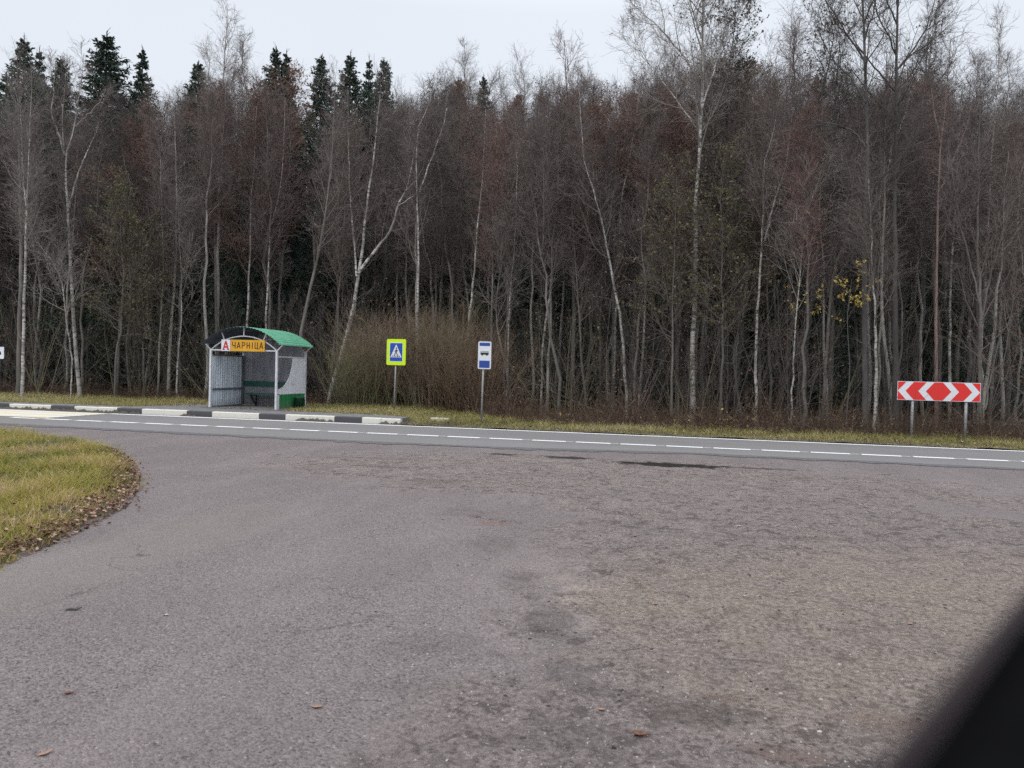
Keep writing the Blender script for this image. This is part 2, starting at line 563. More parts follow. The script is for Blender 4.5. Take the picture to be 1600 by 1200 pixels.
M['twig_dark'] = twig_mat('dark_twigs', [(0.0, (0.085, 0.076, 0.072)), (1.0, (0.105, 0.092, 0.086))])
M['twig_pale'] = twig_mat('pale_twigs', [(0.0, (0.27, 0.245, 0.225)), (1.0, (0.21, 0.19, 0.172))])
M['twig_willow'] = twig_mat('willow_stems', [(0.0, (0.20, 0.165, 0.105)), (0.5, (0.235, 0.172, 0.12)), (1.0, (0.25, 0.175, 0.125))])
M['twig_olive'] = twig_mat('olive_stems', [(0.0, (0.18, 0.18, 0.10)), (1.0, (0.22, 0.20, 0.115))])
M['leaf_brown'] = leaf_mat('dry_brown_leaves', [(0.0, (0.10, 0.055, 0.035)), (0.5, (0.19, 0.105, 0.07)), (1.0, (0.27, 0.16, 0.11))])
M['leaf_olive'] = leaf_mat('olive_leaves', [(0.0, (0.06, 0.06, 0.03)), (0.5, (0.13, 0.12, 0.06)), (1.0, (0.22, 0.19, 0.11))])
M['leaf_dark'] = leaf_mat('dark_dry_leaves', [(0.0, (0.05, 0.042, 0.036)), (0.5, (0.09, 0.075, 0.06)), (1.0, (0.14, 0.12, 0.09))])
M['leaf_yellow'] = leaf_mat('yellow_leaves', [(0.0, (0.42, 0.30, 0.07)), (0.5, (0.62, 0.47, 0.13)), (1.0, (0.74, 0.62, 0.24))])
M['litter'] = leaf_mat('fallen_leaves', [(0.0, (0.06, 0.03, 0.02)), (0.4, (0.17, 0.085, 0.055)), (0.75, (0.30, 0.17, 0.115)), (1.0, (0.52, 0.38, 0.30))], 0.1)
M['grass'] = leaf_mat('autumn_grass', [(0.0, (0.055, 0.085, 0.018)), (0.2, (0.15, 0.19, 0.03)), (0.5, (0.42, 0.37, 0.075)), (0.75, (0.50, 0.36, 0.15)), (1.0, (0.60, 0.47, 0.28))], 0.35)
M['grass_far'] = leaf_mat('verge_grass', [(0.0, (0.11, 0.12, 0.04)), (0.3, (0.29, 0.28, 0.085)), (0.6, (0.47, 0.41, 0.17)), (0.85, (0.55, 0.46, 0.24)), (1.0, (0.60, 0.52, 0.34))], 0.35)
M['weeds'] = leaf_mat('dead_weeds', [(0.0, (0.05, 0.033, 0.024)), (0.5, (0.12, 0.075, 0.052)), (0.85, (0.19, 0.13, 0.085)), (1.0, (0.30, 0.24, 0.15))], 0.1)
M['needles'] = simple('spruce_needles', (0.040, 0.068, 0.050), (0.062, 0.092, 0.062), 0.8, 0.7)
M['stone'] = simple('small_stones', (0.20, 0.185, 0.175), (0.42, 0.40, 0.38), 40, 0.8)

# ------------------------------------------------------------------ mesh helpers


class MB:
    def __init__(self):
        self.v, self.f, self.mi = [], [], []

    def add(self, vs, fs, mi=0):
        o = len(self.v)
        self.v += [tuple(map(float, p)) for p in vs]
        self.f += [tuple(i + o for i in f) for f in fs]
        self.mi += [mi] * len(fs)
        return self

    def box(self, c, s, mi=0):
        x, y, z = c
        a, b, d = s[0] / 2, s[1] / 2, s[2] / 2
        vs = [(x + i * a, y + j * b, z + k * d) for i in (-1, 1) for j in (-1, 1) for k in (-1, 1)]
        fs = [(0, 1, 3, 2), (4, 6, 7, 5), (0, 4, 5, 1), (2, 3, 7, 6), (0, 2, 6, 4), (1, 5, 7, 3)]
        return self.add(vs, fs, mi)

    def bar(self, p, q, w, h=None, mi=0):
        """square bar from p to q"""
        h = h or w
        p, q = Vector(p), Vector(q)
        d = (q - p).normalized()
        up = Vector((0, 0, 1)) if abs(d.z) < 0.9 else Vector((0, 1, 0))
        a = d.cross(up).normalized() * w / 2
        b = a.cross(d).normalized() * h / 2
        vs = [e + i * a + j * b for e in (p, q) for i, j in ((-1, -1), (1, -1), (1, 1), (-1, 1))]
        fs = [(0, 1, 2, 3), (7, 6, 5, 4)] + [(i, i + 4, (i + 1) % 4 + 4, (i + 1) % 4) for i in range(4)]
        return self.add(vs, fs, mi)

    def tube(self, pts, r, n=10, mi=0):
        pts = [Vector(p) for p in pts]
        rs = r if isinstance(r, (list, tuple)) else [r] * len(pts)
        vs = []
        for i, p in enumerate(pts):
            d = (pts[min(i + 1, len(pts) - 1)] - pts[max(i - 1, 0)]).normalized()
            up = Vector((0, 1, 0)) if abs(d.y) < 0.9 else Vector((0, 0, 1))
            a = d.cross(up).normalized()
            b = a.cross(d).normalized()
            for k in range(n):
                t = 2 * math.pi * k / n
                vs.append(p + (a * math.cos(t) + b * math.sin(t)) * rs[i])
        fs = []
        for i in range(len(pts) - 1):
            for k in range(n):
                fs.append((i * n + k, i * n + (k + 1) % n, (i + 1) * n + (k + 1) % n, (i + 1) * n + k))
        fs.append(tuple(range(n - 1, -1, -1)))
        fs.append(tuple(range((len(pts) - 1) * n, len(pts) * n)))
        return self.add(vs, fs, mi)

    def prism(self, pts, y0, y1, mi=0):
        """polygon in x-z, counter-clockwise seen from -y, extruded y0 (front) to y1"""
        n = len(pts)
        vs = [(x, y0, z) for x, z in pts] + [(x, y1, z) for x, z in pts]
        fs = [tuple(range(n)), tuple(range(2 * n - 1, n - 1, -1))]
        fs += [(i, i + n, (i + 1) % n + n, (i + 1) % n) for i in range(n)]
        return self.add(vs, fs, mi)

    def build(self, name, mats, parent=None, loc=None, rotz=0.0, smooth=False, bevel=0.0):
        me = bpy.data.meshes.new(name)
        me.from_pydata(self.v, [], self.f)
        if not isinstance(mats, (list, tuple)):
            mats = [mats]
        for q in mats:
            me.materials.append(q)
        me.polygons.foreach_set('material_index', self.mi)
        if smooth:
            me.polygons.foreach_set('use_smooth', [True] * len(self.f))
        me.update()
        o = bpy.data.objects.new(name, me)
        COL.objects.link(o)
        if parent:
            o.parent = parent
        if loc:
            o.location = loc
        o.rotation_euler.z = rotz
        if bevel:
            b = o.modifiers.new('bevel', 'BEVEL')
            b.width = bevel
            b.segments = 2
            b.limit_method = 'ANGLE'
        return o


def tag(o, label=None, cat=None, group=None, kind=None):
    for k, v in (('label', label), ('category', cat), ('group', group), ('kind', kind)):
        if v:
            o[k] = v
    return o


def empty(name, loc, rz=0.0):
    o = bpy.data.objects.new(name, None)
    o.empty_display_size = 0.3
    COL.objects.link(o)
    o.location = loc
    o.rotation_euler.z = rz
    return o


def quad_mesh(name, V, Q, mats, mi=None, smooth=False, shade=None):
    """V (n,3), Q (m,4) numpy arrays -> mesh datablock"""
    me = bpy.data.meshes.new(name)
    n, mq = len(V), len(Q)
    me.vertices.add(n)
    me.vertices.foreach_set('co', np.ascontiguousarray(V, dtype=np.float32).ravel())
    me.loops.add(mq * 4)
    me.loops.foreach_set('vertex_index', np.ascontiguousarray(Q, dtype=np.int32).ravel())
    me.polygons.add(mq)
    me.polygons.foreach_set('loop_start', np.arange(0, mq * 4, 4, dtype=np.int32))
    for q in (mats if isinstance(mats, (list, tuple)) else [mats]):
        me.materials.append(q)
    if mi is not None:
        me.polygons.foreach_set('material_index', np.ascontiguousarray(mi, dtype=np.int32))
    if smooth:
        me.polygons.foreach_set('use_smooth', np.ones(mq, dtype=bool))
    if shade is not None:
        at = me.attributes.new('shade', 'FLOAT_COLOR', 'POINT')
        c = np.ones((n, 4), dtype=np.float32)
        c[:, 0] = c[:, 1] = c[:, 2] = np.clip(shade, 0, 1)
        at.data.foreach_set('color', c.ravel())
    me.update(calc_edges=True)
    me.validate()
    return me


def link(name, me, parent=None, loc=None):
    o = bpy.data.objects.new(name, me)
    COL.objects.link(o)
    if parent:
        o.parent = parent
    if loc is not None:
        o.location = loc
    return o


def sheet(name, pts, z, mat, kind='structure', sub=0):
    """flat ground sheet from an outline"""
    mb = MB()
    mb.add([(x, y, z) for x, y in pts], [tuple(range(len(pts)))])
    o = mb.build(name, mat)
    tag(o, kind=kind)
    return o


def slab(name, pts, z, mat, zb=-0.3):
    n = len(pts)
    mb = MB()
    vs = [(x, y, z) for x, y in pts] + [(x, y, zb) for x, y in pts]
    fs = [tuple(range(n))] + [(i, i + n, (i + 1) % n + n, (i + 1) % n) for i in range(n)]
    mb.add(vs, fs)
    return tag(mb.build(name, mat), kind='structure')


# ------------------------------------------------------------------ ground and roads
rs = np.random.RandomState(7)
KZ = 0.165                                     # kerb height
KY = 3.12                                     # kerb face
UEND = G(646, 660)[0]                         # right end of the kerb


def in_frame_noise(x, y):
    return (math.sin(x * 1.3 + 2) * math.cos(y * 0.9) + math.sin(x * 0.37 + y * 0.61)) * 0.5


sheet('ground', [(-900, -300), (900, -300), (900, 1500), (-900, 1500)], -0.012, M['ground'])

# apron of the side road, one big sheet; the grass corner lies on top of it
apron = sheet('side_road', [(-60, -60), (40, -60), (40, -1.2), (-60, -1.2)], -0.004, M['apron'])
sheet('main_road', [(-160, -1.65), (-14, -1.65), (-9, -1.9), (-4, -2.05), (0, -2.0), (4, -1.35), (8, -1.45), (12, -1.6), (160, -1.6),
                    (160, 3.10), (-160, 3.10)], 0.0, M['road'])
# ragged dark joint where the two surfaces meet
jt, jb = [], []
for i in range(260):
    x = -40 + i * 0.27
    base = np.interp(x, [-40, -14, -9, -4, 0, 4, 8, 12, 40], [-1.65, -1.65, -1.9, -2.05, -2.0, -1.35, -1.45, -1.6, -1.6])
    jt.append((x, base + 0.05 + 0.05 * rs.rand()))
    jb.append((x, base - 0.22 - 0.3 * rs.rand() ** 2))
mb = MB()
n = len(jt)
mb.add([(x, y, 0.004) for x, y in jt] + [(x, y, 0.004) for x, y in jb], [(i, i + n, i + n + 1, i + 1) for i in range(n - 1)])
tag(mb.build('road_joint', M['joint']), kind='structure')

# ---- markings
x0 = G(16, 652.6)[0]
per = (G(1512, 718)[0] - x0) / 23.0
mb = MB()
for k in range(0, 60):
    a = x0 + per * k
    fr = 0.78
    mb.add([(a, -0.10, 0.006), (a + per * fr, -0.10, 0.006), (a + per * fr, 0.10, 0.006), (a, 0.10, 0.006)], [(0, 1, 2, 3)])
tag(mb.build('dashed_road_marking', M['line']), kind='structure')
mb = MB()
for k in range(60):                       # faded older dashes in the gaps
    a = x0 + per * (k + 0.80)
    mb.add([(a, -0.045, 0.005), (a + per * 0.16, -0.045, 0.005), (a + per * 0.16, 0.045, 0.005), (a, 0.045, 0.005)], [(0, 1, 2, 3)])
tag(mb.build('faded_road_marking', M['line_old']), kind='structure')
ZX = G(168, 647)[0]
EY = 2.62
sheet('edge_road_marking', [(ZX, EY), (60, EY), (60, EY + 0.21), (ZX, EY + 0.21)], 0.006, M['line'])
sheet('edge_road_marking', [(-90, EY), (ZX - 4.6, EY), (ZX - 4.6, EY + 0.21), (-90, EY + 0.21)], 0.006, M['line'])
mb = MB()
for k in range(6):                        # zebra crossing: yellow and white bars
    y = 0.28 + k * 0.41
    mb.add([(ZX - 4.6, y, 0.008), (ZX, y, 0.008), (ZX, y + 0.405, 0.008), (ZX - 4.6, y + 0.405, 0.008)], [(0, 1, 2, 3)], k % 2)
tag(mb.build('crossing_marking', [M['line_yellow'], M['kerb_white']]), kind='structure')

# ---- kerb: white and black painted stones
mb = MB()
bounds = [(G(567, 661)[0], UEND, 0)]
x = bounds[0][0]
col = 1
while x > -60:
    w = 0.86 if col == 1 else 1.56
    bounds.append((x - w, x, col))
    x -= w
    col = 1 - col
for a, b, cidx in bounds:
    nseg = 1 if cidx else 2
    for s_ in range(nseg):
        p = a + (b - a) * s_ / nseg
        q = a + (b - a) * (s_ + 1) / nseg
        dz = rs.uniform(-0.004, 0.006)
        dy = rs.uniform(-0.006, 0.006)
        y0_, y1_ = KY + dy, KY + 0.17
        z1 = KZ + dz
        vs = [(p + .004, y0_, -0.1), (q - .004, y0_, -0.1), (q - .004, y0_, z1 - 0.015), (q - .004, y0_ + 0.015, z1), (q - .004, y1_, z1), (q - .004, y1_, -0.1),
              (p + .004, y1_, -0.1), (p + .004, y1_, z1), (p + .004, y0_ + 0.015, z1), (p + .004, y0_, z1 - 0.015)]
        fs = [(0, 1, 2, 9), (9, 2, 3, 8), (8, 3, 4, 7), (7, 4, 5, 6), (1, 5, 4, 3, 2), (0, 9, 8, 7, 6)]
        mb.add(vs, fs, cidx)
tag(mb.build('kerb', [M['kerb_white'], M['kerb_black']]), kind='structure')
# return kerb at the end of the platform
fx, fy = G(687, 655, 0.1)
mb = MB()
mb.box((0, 0, 0.03), (0.55, 0.14, 0.14))
tag(mb.build('kerb_stone', M['kerb_white'], loc=(fx, fy, 0.04), rotz=0.05, bevel=0.01), 'loose white painted kerb stone lying in the grass past the kerb end', 'kerb stone')

# raised platform and verge behind the kerb
def verge_back(x):
    """where the wood begins, as a distance from the dashed line"""
    return float(np.interp(x, [-60, -22, -16, -11, -6.5, -3.6, -1.5, 2, 6, 10, 14, 60], [9.0, 8.6, 8.3, 8.3, 9.6, 8.8, 5.6, 5.3, 5.2, 5.6, 5.5, 5.6]))


def plat_back(x):
    return float(np.interp(x, [-60, -22, -13.4, -12.9, -9.0, -8.6, -5.0, -3.6], [4.0, 4.0, 4.2, 7.2, 7.2, 4.9, 4.7, 3.9]))


xs = [UEND - 0.1 - 0.5 * i for i in range(110)]
top = [(x_, plat_back(x_) + 0.08 * in_frame_noise(x_ * 3, 1)) for x_ in xs]
slab('pavement', [(xs[-1], KY + 0.17), (xs[0], KY + 0.17)] + top, KZ - 0.006, M['pave'])

# verge ground: a gridded strip with small lumps
def verge_z(x, y):
    base = KZ - 0.02 if x < UEND - 1 else np.interp(x, [UEND - 1, UEND + 0.2, UEND + 2.5, 14], [KZ - 0.02, 0.05, 0.03, 0.03])
    if x > UEND and y < KY + 0.5:
        base = min(base, 0.02)
    d = y - verge_back(x)
    if d > 0:
        base = base * math.exp(-d) - 0.10 * min(d, 2)
    return float(base + 0.015 * math.sin(x * 2.1 + y * 3.3) + 0.012 * math.sin(x * 5.1 - y * 2.2))


NX, NY = 240, 16
V = []
for i in range(NX + 1):
    x_ = -50 + 100 * i / NX
    f0_ = (KY + 0.16) if x_ < UEND else 2.85
    for j in range(NY + 1):
        y_ = f0_ + (verge_back(x_) + 2.5 - f0_) * j / NY
        V.append((x_, y_, verge_z(x_, y_) - (0.06 if (x_ < UEND and y_ < plat_back(x_)) else 0)))
Q = [(i * (NY + 1) + j, (i + 1) * (NY + 1) + j, (i + 1) * (NY + 1) + j + 1, i * (NY + 1) + j + 1) for i in range(NX) for j in range(NY)]
o = link('verge_ground', quad_mesh('verge_ground', np.array(V), np.array(Q), M['soil'], smooth=True))
tag(o, kind='structure')

# grass corner mound on the left
CORNER_PX = [(0, 675), (60, 679), (130, 688), (170, 700), (200, 716), (216, 740), (211, 765), (195, 790), (150, 815), (100, 840), (50, 862), (0, 885)]
corner = [G(*p) for p in CORNER_PX]
corner = [(-45, corner[0][1] + 0.5)] + [(-20, corner[0][1] + 0.25)] + corner + [(corner[-1][0] + 0.15, corner[-1][1] - 1.2), (corner[-1][0] + 0.1, corner[-1][1] - 6), (-45, corner[-1][1] - 6)]
CP = np.array(corner)


def inside(poly, x, y):
    c = np.zeros(len(x), bool)
    n = len(poly)
    j = n - 1
    for i in range(n):
        xi, yi = poly[i]
        xj, yj = poly[j]
        hit = ((yi > y) != (yj > y)) & (x < (xj - xi) * (y - yi) / (yj - yi + 1e-12) + xi)
        c ^= hit
        j = i
    return c


def edge_dist(poly, x, y):
    d = np.full(len(x), 1e9)
    for i in range(len(poly)):
        a, b = poly[i], poly[(i + 1) % len(poly)]
        ab = b - a
        t = np.clip(((x - a[0]) * ab[0] + (y - a[1]) * ab[1]) / (ab @ ab), 0, 1)
        d = np.minimum(d, np.hypot(x - a[0] - t * ab[0], y - a[1] - t * ab[1]))
    return d


gx = np.arange(-20, 1.0, 0.22)
gy = np.arange(-19, -2.6, 0.22)
GX, GY = np.meshgrid(gx, gy, indexing='ij')
fx_, fy_ = GX.ravel(), GY.ravel()
ins = inside(CP, fx_, fy_)
ed = edge_dist(CP, fx_, fy_)
mound = np.where(ins, np.minimum(ed, 0.5) / 0.5 * 0.05 + 0.012 * np.sin(fx_ * 3) * np.cos(fy_ * 2.5), -0.03 - np.minimum(ed, 1) * 0.1)
ny_ = len(gy)
Q = [(i * ny_ + j, (i + 1) * ny_ + j, (i + 1) * ny_ + j + 1, i * ny_ + j + 1) for i in range(len(gx) - 1) for j in range(ny_ - 1)]
o = link('grass_corner_ground', quad_mesh('grass_corner_ground', np.stack([fx_, fy_, mound], 1), np.array(Q), M['soil'], smooth=True))
tag(o, kind='structure')

# ------------------------------------------------------------------ grass blades


def blades(name, x, y, z, h, w, shade, mat, seed, lean=0.6):
    r = np.random.RandomState(seed)
    n = len(x)
    az = r.rand(n) * 2 * np.pi
    la = r.rand(n) * 2 * np.pi
    ln = h * lean * (0.3 + r.rand(n))
    wx, wy = np.cos(az) * w / 2, np.sin(az) * w / 2
    lx, ly = np.cos(la) * ln, np.sin(la) * ln
    hz = h * (0.75 + 0.25 * r.rand(n))
    b0 = np.stack([x - wx, y - wy, z], 1)
    b1 = np.stack([x + wx, y + wy, z], 1)
    m0 = np.stack([x - wx * .8 + lx * .35, y - wy * .8 + ly * .35, z + hz * .6], 1)
    m1 = np.stack([x + wx * .8 + lx * .35, y + wy * .8 + ly * .35, z + hz * .6], 1)
    t0 = np.stack([x - wx * .12 + lx, y - wy * .12 + ly, z + hz], 1)
    t1 = np.stack([x + wx * .12 + lx, y + wy * .12 + ly, z + hz], 1)
    V = np.stack([b0, b1, m0, m1, t0, t1], 1).reshape(-1, 3)
    k = np.arange(n)[:, None] * 6
    Q = np.concatenate([k + np.array([[0, 1, 3, 2]]), k + np.array([[2, 3, 5, 4]])], 0)
    sh = np.repeat(shade, 6)
    return link(name, quad_mesh(name, V, Q, mat, shade=sh))


def fnoise(x, y, seed, sc):
    r = np.random.RandomState(seed)
    out = np.zeros(len(x))
    for _ in range(7):
        a = r.rand() * 2 * np.pi
        f = sc * (0.5 + 1.5 * r.rand())
        out += np.sin((x * math.cos(a) + y * math.sin(a)) * f + r.rand() * 6.28)
    return out / 3.0


def corner_grass():
    r = np.random.RandomState(11)
    parts = []
    # near and visible part dense, the rest thinner
    for (xa, xb, ya, yb, dens) in ((-6.5, -0.5, -13.5, -3.2, 3600), (-13, -6.5, -13.5, -3.2, 1500), (-20, -13, -18, -3, 250), (-13, -1, -18.5, -13.5, 500)):
        n = int((xb - xa) * (yb - ya) * dens)
        x = r.uniform(xa, xb, n)
        y = r.uniform(ya, yb, n)
        jx = 0.10 * np.sin(9 * x + 4 * y) + 0.07 * np.sin(23 * y - 5 * x)
        jy = 0.10 * np.sin(7 * y - 6 * x) + 0.07 * np.sin(19 * x + 3 * y)
        k = inside(CP, x + jx, y + jy)
        x, y = x[k], y[k]
        # gather into tufts
        cx = np.round(x / 0.10) * 0.10 + 0.05 * np.sin(y * 31)
        cy = np.round(y / 0.10) * 0.10 + 0.05 * np.sin(x * 29)
        x = x * 0.72 + cx * 0.28
        y = y * 0.72 + cy * 0.28
        parts.append((x, y))
    x = np.concatenate([p[0] for p in parts])
    y = np.concatenate([p[1] for p in parts])
    ed = edge_dist(CP, x, y)
    nz = fnoise(x, y, 3, 1.6)
    nz2 = fnoise(x, y, 4, 7.0)
    keep = r.rand(len(x)) < np.clip(0.35 + ed * 2.2, 0, 1) * np.clip(0.75 + nz2 * 0.5, 0.25, 1)
    x, y, ed, nz, nz2 = x[keep], y[keep], ed[keep], nz[keep], nz2[keep]
    nz3 = fnoise(x, y, 8, 3.0)
    h = (0.03 + 0.11 * r.rand(len(x)) ** 2.0) * np.clip(1 + 0.55 * nz2 + 0.35 * nz3, 0.35, 2.2) * np.clip(0.7 + ed, 0.7, 1.15)
    far = np.clip((y + 6.0) / 2.5, 0, 1)         # greener towards the main road
    sh = 0.57 + 0.26 * nz + 0.20 * nz3 + 0.24 * r.randn(len(x)) - 0.26 * far
    z = np.where(inside(CP, x, y), np.minimum(ed, 0.5) / 0.5 * 0.05, 0.0)
    w = 0.0035 + 0.004 * r.rand(len(x))
    o = blades('grass', x, y, z - 0.01, h, w, sh, M['grass'], 5, 1.1)
    tag(o, 'yellow and green autumn grass on the left road corner', 'grass', kind='stuff')
    # a few long pale straws
    n = 500
    xx = r.uniform(-8, -1.6, n)
    yy = r.uniform(-11, -4, n)
    k = inside(CP, xx, yy) & (fnoise(xx, yy, 9, 1.2) > 0.1)
    xx, yy = xx[k], yy[k]
    o = blades('straw_grass', xx, yy, np.full(len(xx), 0.03), 0.10 + 0.14 * r.rand(len(xx)), np.full(len(xx), 0.005), 0.7 + 0.3 * r.rand(len(xx)), M['grass'], 6, 1.6)
    tag(o, 'long pale straws sticking out of the corner grass', 'grass', kind='stuff')


def verge_grass():
    r = np.random.RandomState(12)
    n = 260000
    x = r.uniform(-38, 26, n)
    vb = np.interp(x, [-60, -22, -16, -11, -6.5, -3.6, -1.5, 2, 6, 10, 14, 60], [9.0, 8.6, 8.3, 8.3, 9.6, 8.8, 5.6, 5.3, 5.2, 5.6, 5.5, 5.6])
    pb = np.interp(x, [-60, -22, -13.4, -12.9, -9.0, -8.6, -5.0, -3.6, UEND, UEND + 0.01, 60], [4.0, 4.0, 4.2, 7.2, 7.2, 4.9, 4.7, 3.9, 3.5, 2.86, 2.86])
    y = r.uniform(2.8, 10.5, n)
    front = pb + 0.10 * np.sin(x * 4.0) + 0.06 * np.sin(x * 9.7)
    k = (y > front) & (y < vb + 1.2)
    x, y, vb = x[k], y[k], vb[k]
    z = np.array([verge_z(a, b) for a, b in zip(x, y)]) - 0.01
    nz = fnoise(x, y, 21, 1.1)
    nz2 = fnoise(x, y, 22, 5.0)
    prox = np.clip((y - (vb - 1.0)) / 1.6, 0, 1)
    fr = np.clip((y - 2.8) / 0.9, 0.35, 1)
    h = (0.05 + 0.10 * r.rand(len(x)) ** 1.5) * (1 + 0.4 * nz2) * (1 + 0.8 * prox) * fr
    sh = 0.46 + 0.13 * nz + 0.12 * nz2 + 0.18 * r.randn(len(x)) + 0.18 * prox + 0.12 * (fr < 0.8)
    o = blades('verge_grass', x, y, z, h, 0.006 + 0.006 * r.rand(len(x)), sh, M['grass_far'], 7, 0.8)
    tag(o, 'rough green and straw grass of the verge across the road', 'grass', kind='stuff')


corner_grass()
verge_grass()


def litter(name, x, y, z, size, shade, mat, seed, label, tilt=0.5):
    """small curled leaves lying about: a bent quad pair each"""
    r = np.random.RandomState(seed)
    n = len(x)
    a = r.rand(n) * 2 * np.pi
    L_ = size * (0.7 + 0.6 * r.rand(n))
    W_ = L_ * (0.4 + 0.4 * r.rand(n))
    ca, sa = np.cos(a), np.sin(a)
    lift = L_ * tilt * r.rand(n)
    lift2 = L_ * tilt * r.rand(n)
    mid = L_ * 0.12 * r.rand(n)

    def pt(s, t, zz):
        return np.stack([x + ca * s * L_ - sa * t * W_, y + sa * s * L_ + ca * t * W_, z + zz], 1)
    V = np.stack([pt(-.5, 0, lift), pt(-.1, -.5, lift2 * .6), pt(-.1, .5, lift * .8), pt(0.15, -.42, mid), pt(0.15, .42, lift2), pt(.5, 0, lift2 * .5),
                  pt(0, 0, mid * 0)], 1).reshape(-1, 3)
    k = np.arange(n)[:, None] * 7
    Q = np.concatenate([k + np.array([[0, 1, 6, 2]]), k + np.array([[1, 3, 5, 6]]), k + np.array([[6, 5, 4, 2]])], 0)
    o = link(name, quad_mesh(name, V, Q, mat, shade=np.repeat(shade, 7)))
    if label:
        tag(o, label, 'leaves', kind='stuff')
    return o


def all_litter():
    r = np.random.RandomState(31)
    # along the rim of the grass corner
    xs_, ys_ = [], []
    segs = CP[5:15]
    for i in range(len(segs) - 1):
        a, b = segs[i], segs[i + 1]
        n = int(np.linalg.norm(b - a) * 400)
        t = r.rand(n)
        nrm = np.array([-(b - a)[1], (b - a)[0]])
        nrm = nrm / np.linalg.norm(nrm)
        off = np.abs(r.randn(n)) * np.where(r.rand(n) < 0.3, 0.75, 0.26) - 0.04 - 0.22 * (r.rand(n) < 0.06) * r.rand(n)
        wgt = 1.0
        xs_.append(a[0] + (b - a)[0] * t + nrm[0] * -off)
        ys_.append(a[1] + (b - a)[1] * t + nrm[1] * -off)
    x, y = np.concatenate(xs_), np.concatenate(ys_)
    keep = r.rand(len(x)) < np.interp(y, [-14, -9, -6, -4.5], [1, 1, 0.45, 0.1])
    x, y = x[keep], y[keep]
    ins_ = inside(CP, x, y)
    z = np.where(ins_, 0.02 + np.minimum(edge_dist(CP, x, y), 0.5) * 0.1 + 0.04 * r.rand(len(x)), 0.004)
    litter('fallen_leaves', x, y, z, 0.025 + 0.03 * r.rand(len(x)), r.rand(len(x)) ** 1.3, M['litter'], 32, 'brown fallen leaves along the rim of the grass corner')
    # across the verge and its edge
    n = 9000
    x = r.uniform(-30, 20, n)
    y = r.uniform(2.9, 10, n)
    vb = np.interp(x, [-60, -22, -16, -11, -6.5, -3.6, -1.5, 2, 6, 10, 14, 60], [9.0, 8.6, 8.3, 8.3, 9.6, 8.8, 5.6, 5.3, 5.2, 5.6, 5.5, 5.6])
    pb = np.interp(x, [-60, UEND, UEND + 0.01, 60], [5, 4.5, 2.9, 2.9])
    k = (y > pb) & (y < vb + 1)
    x, y = x[k], y[k]
    z = np.array([verge_z(a, b) for a, b in zip(x, y)]) + 0.03
    litter('fallen_leaves', x, y, z, np.full(len(x), 0.06), r.rand(len(x)), M['litter'], 33, 'brown fallen leaves strewn over the far verge')


all_litter()

# ------------------------------------------------------------------ loose stones and leaves on the apron


def gravel():
    r = np.random.RandomState(41)
    px = r.uniform(-100, 1650, 9000)
    py = 740 + 470 * r.rand(9000) ** 0.8
    wr = np.clip((px - 450) / 600, 0.10, 1)
    k = r.rand(9000) < wr
    pts = [G(a, b) for a, b in zip(px[k], py[k])]
    x = np.array([p[0] for p in pts])
    y = np.array([p[1] for p in pts])
    out = ~inside(CP, x, y)
    x, y = x[out], y[out]
    n = len(x)
    s = 0.0015 + 0.005 * r.rand(n) ** 5
    base = np.array([[1, 0, 0], [0, 1, 0], [-1, 0, 0], [0, -1, 0], [0.5, 0.5, .8], [-.5, .5, .9], [-.5, -.5, .7], [.5, -.5, .8]], float)
    V = base[None] * (1 + 0.5 * (r.rand(n, 8, 3) - 0.5)) * s[:, None, None]
    V[:, :, 0] *= (0.7 + 0.8 * r.rand(n))[:, None]
    V += np.stack([x, y, np.full(n, -0.005)], 1)[:, None, :]
    k_ = np.arange(n)[:, None] * 8
    Q = np.concatenate([k_ + np.array([q]) for q in ([4, 5, 6, 7], [0, 1, 5, 4], [1, 2, 6, 5], [2, 3, 7, 6], [3, 0, 4, 7])], 0)
    o = link('gravel', quad_mesh('gravel', V.reshape(-1, 3), Q, M['stone']))
    tag(o, 'loose grit and small stones scattered on the side road', 'gravel', kind='stuff')


gravel()


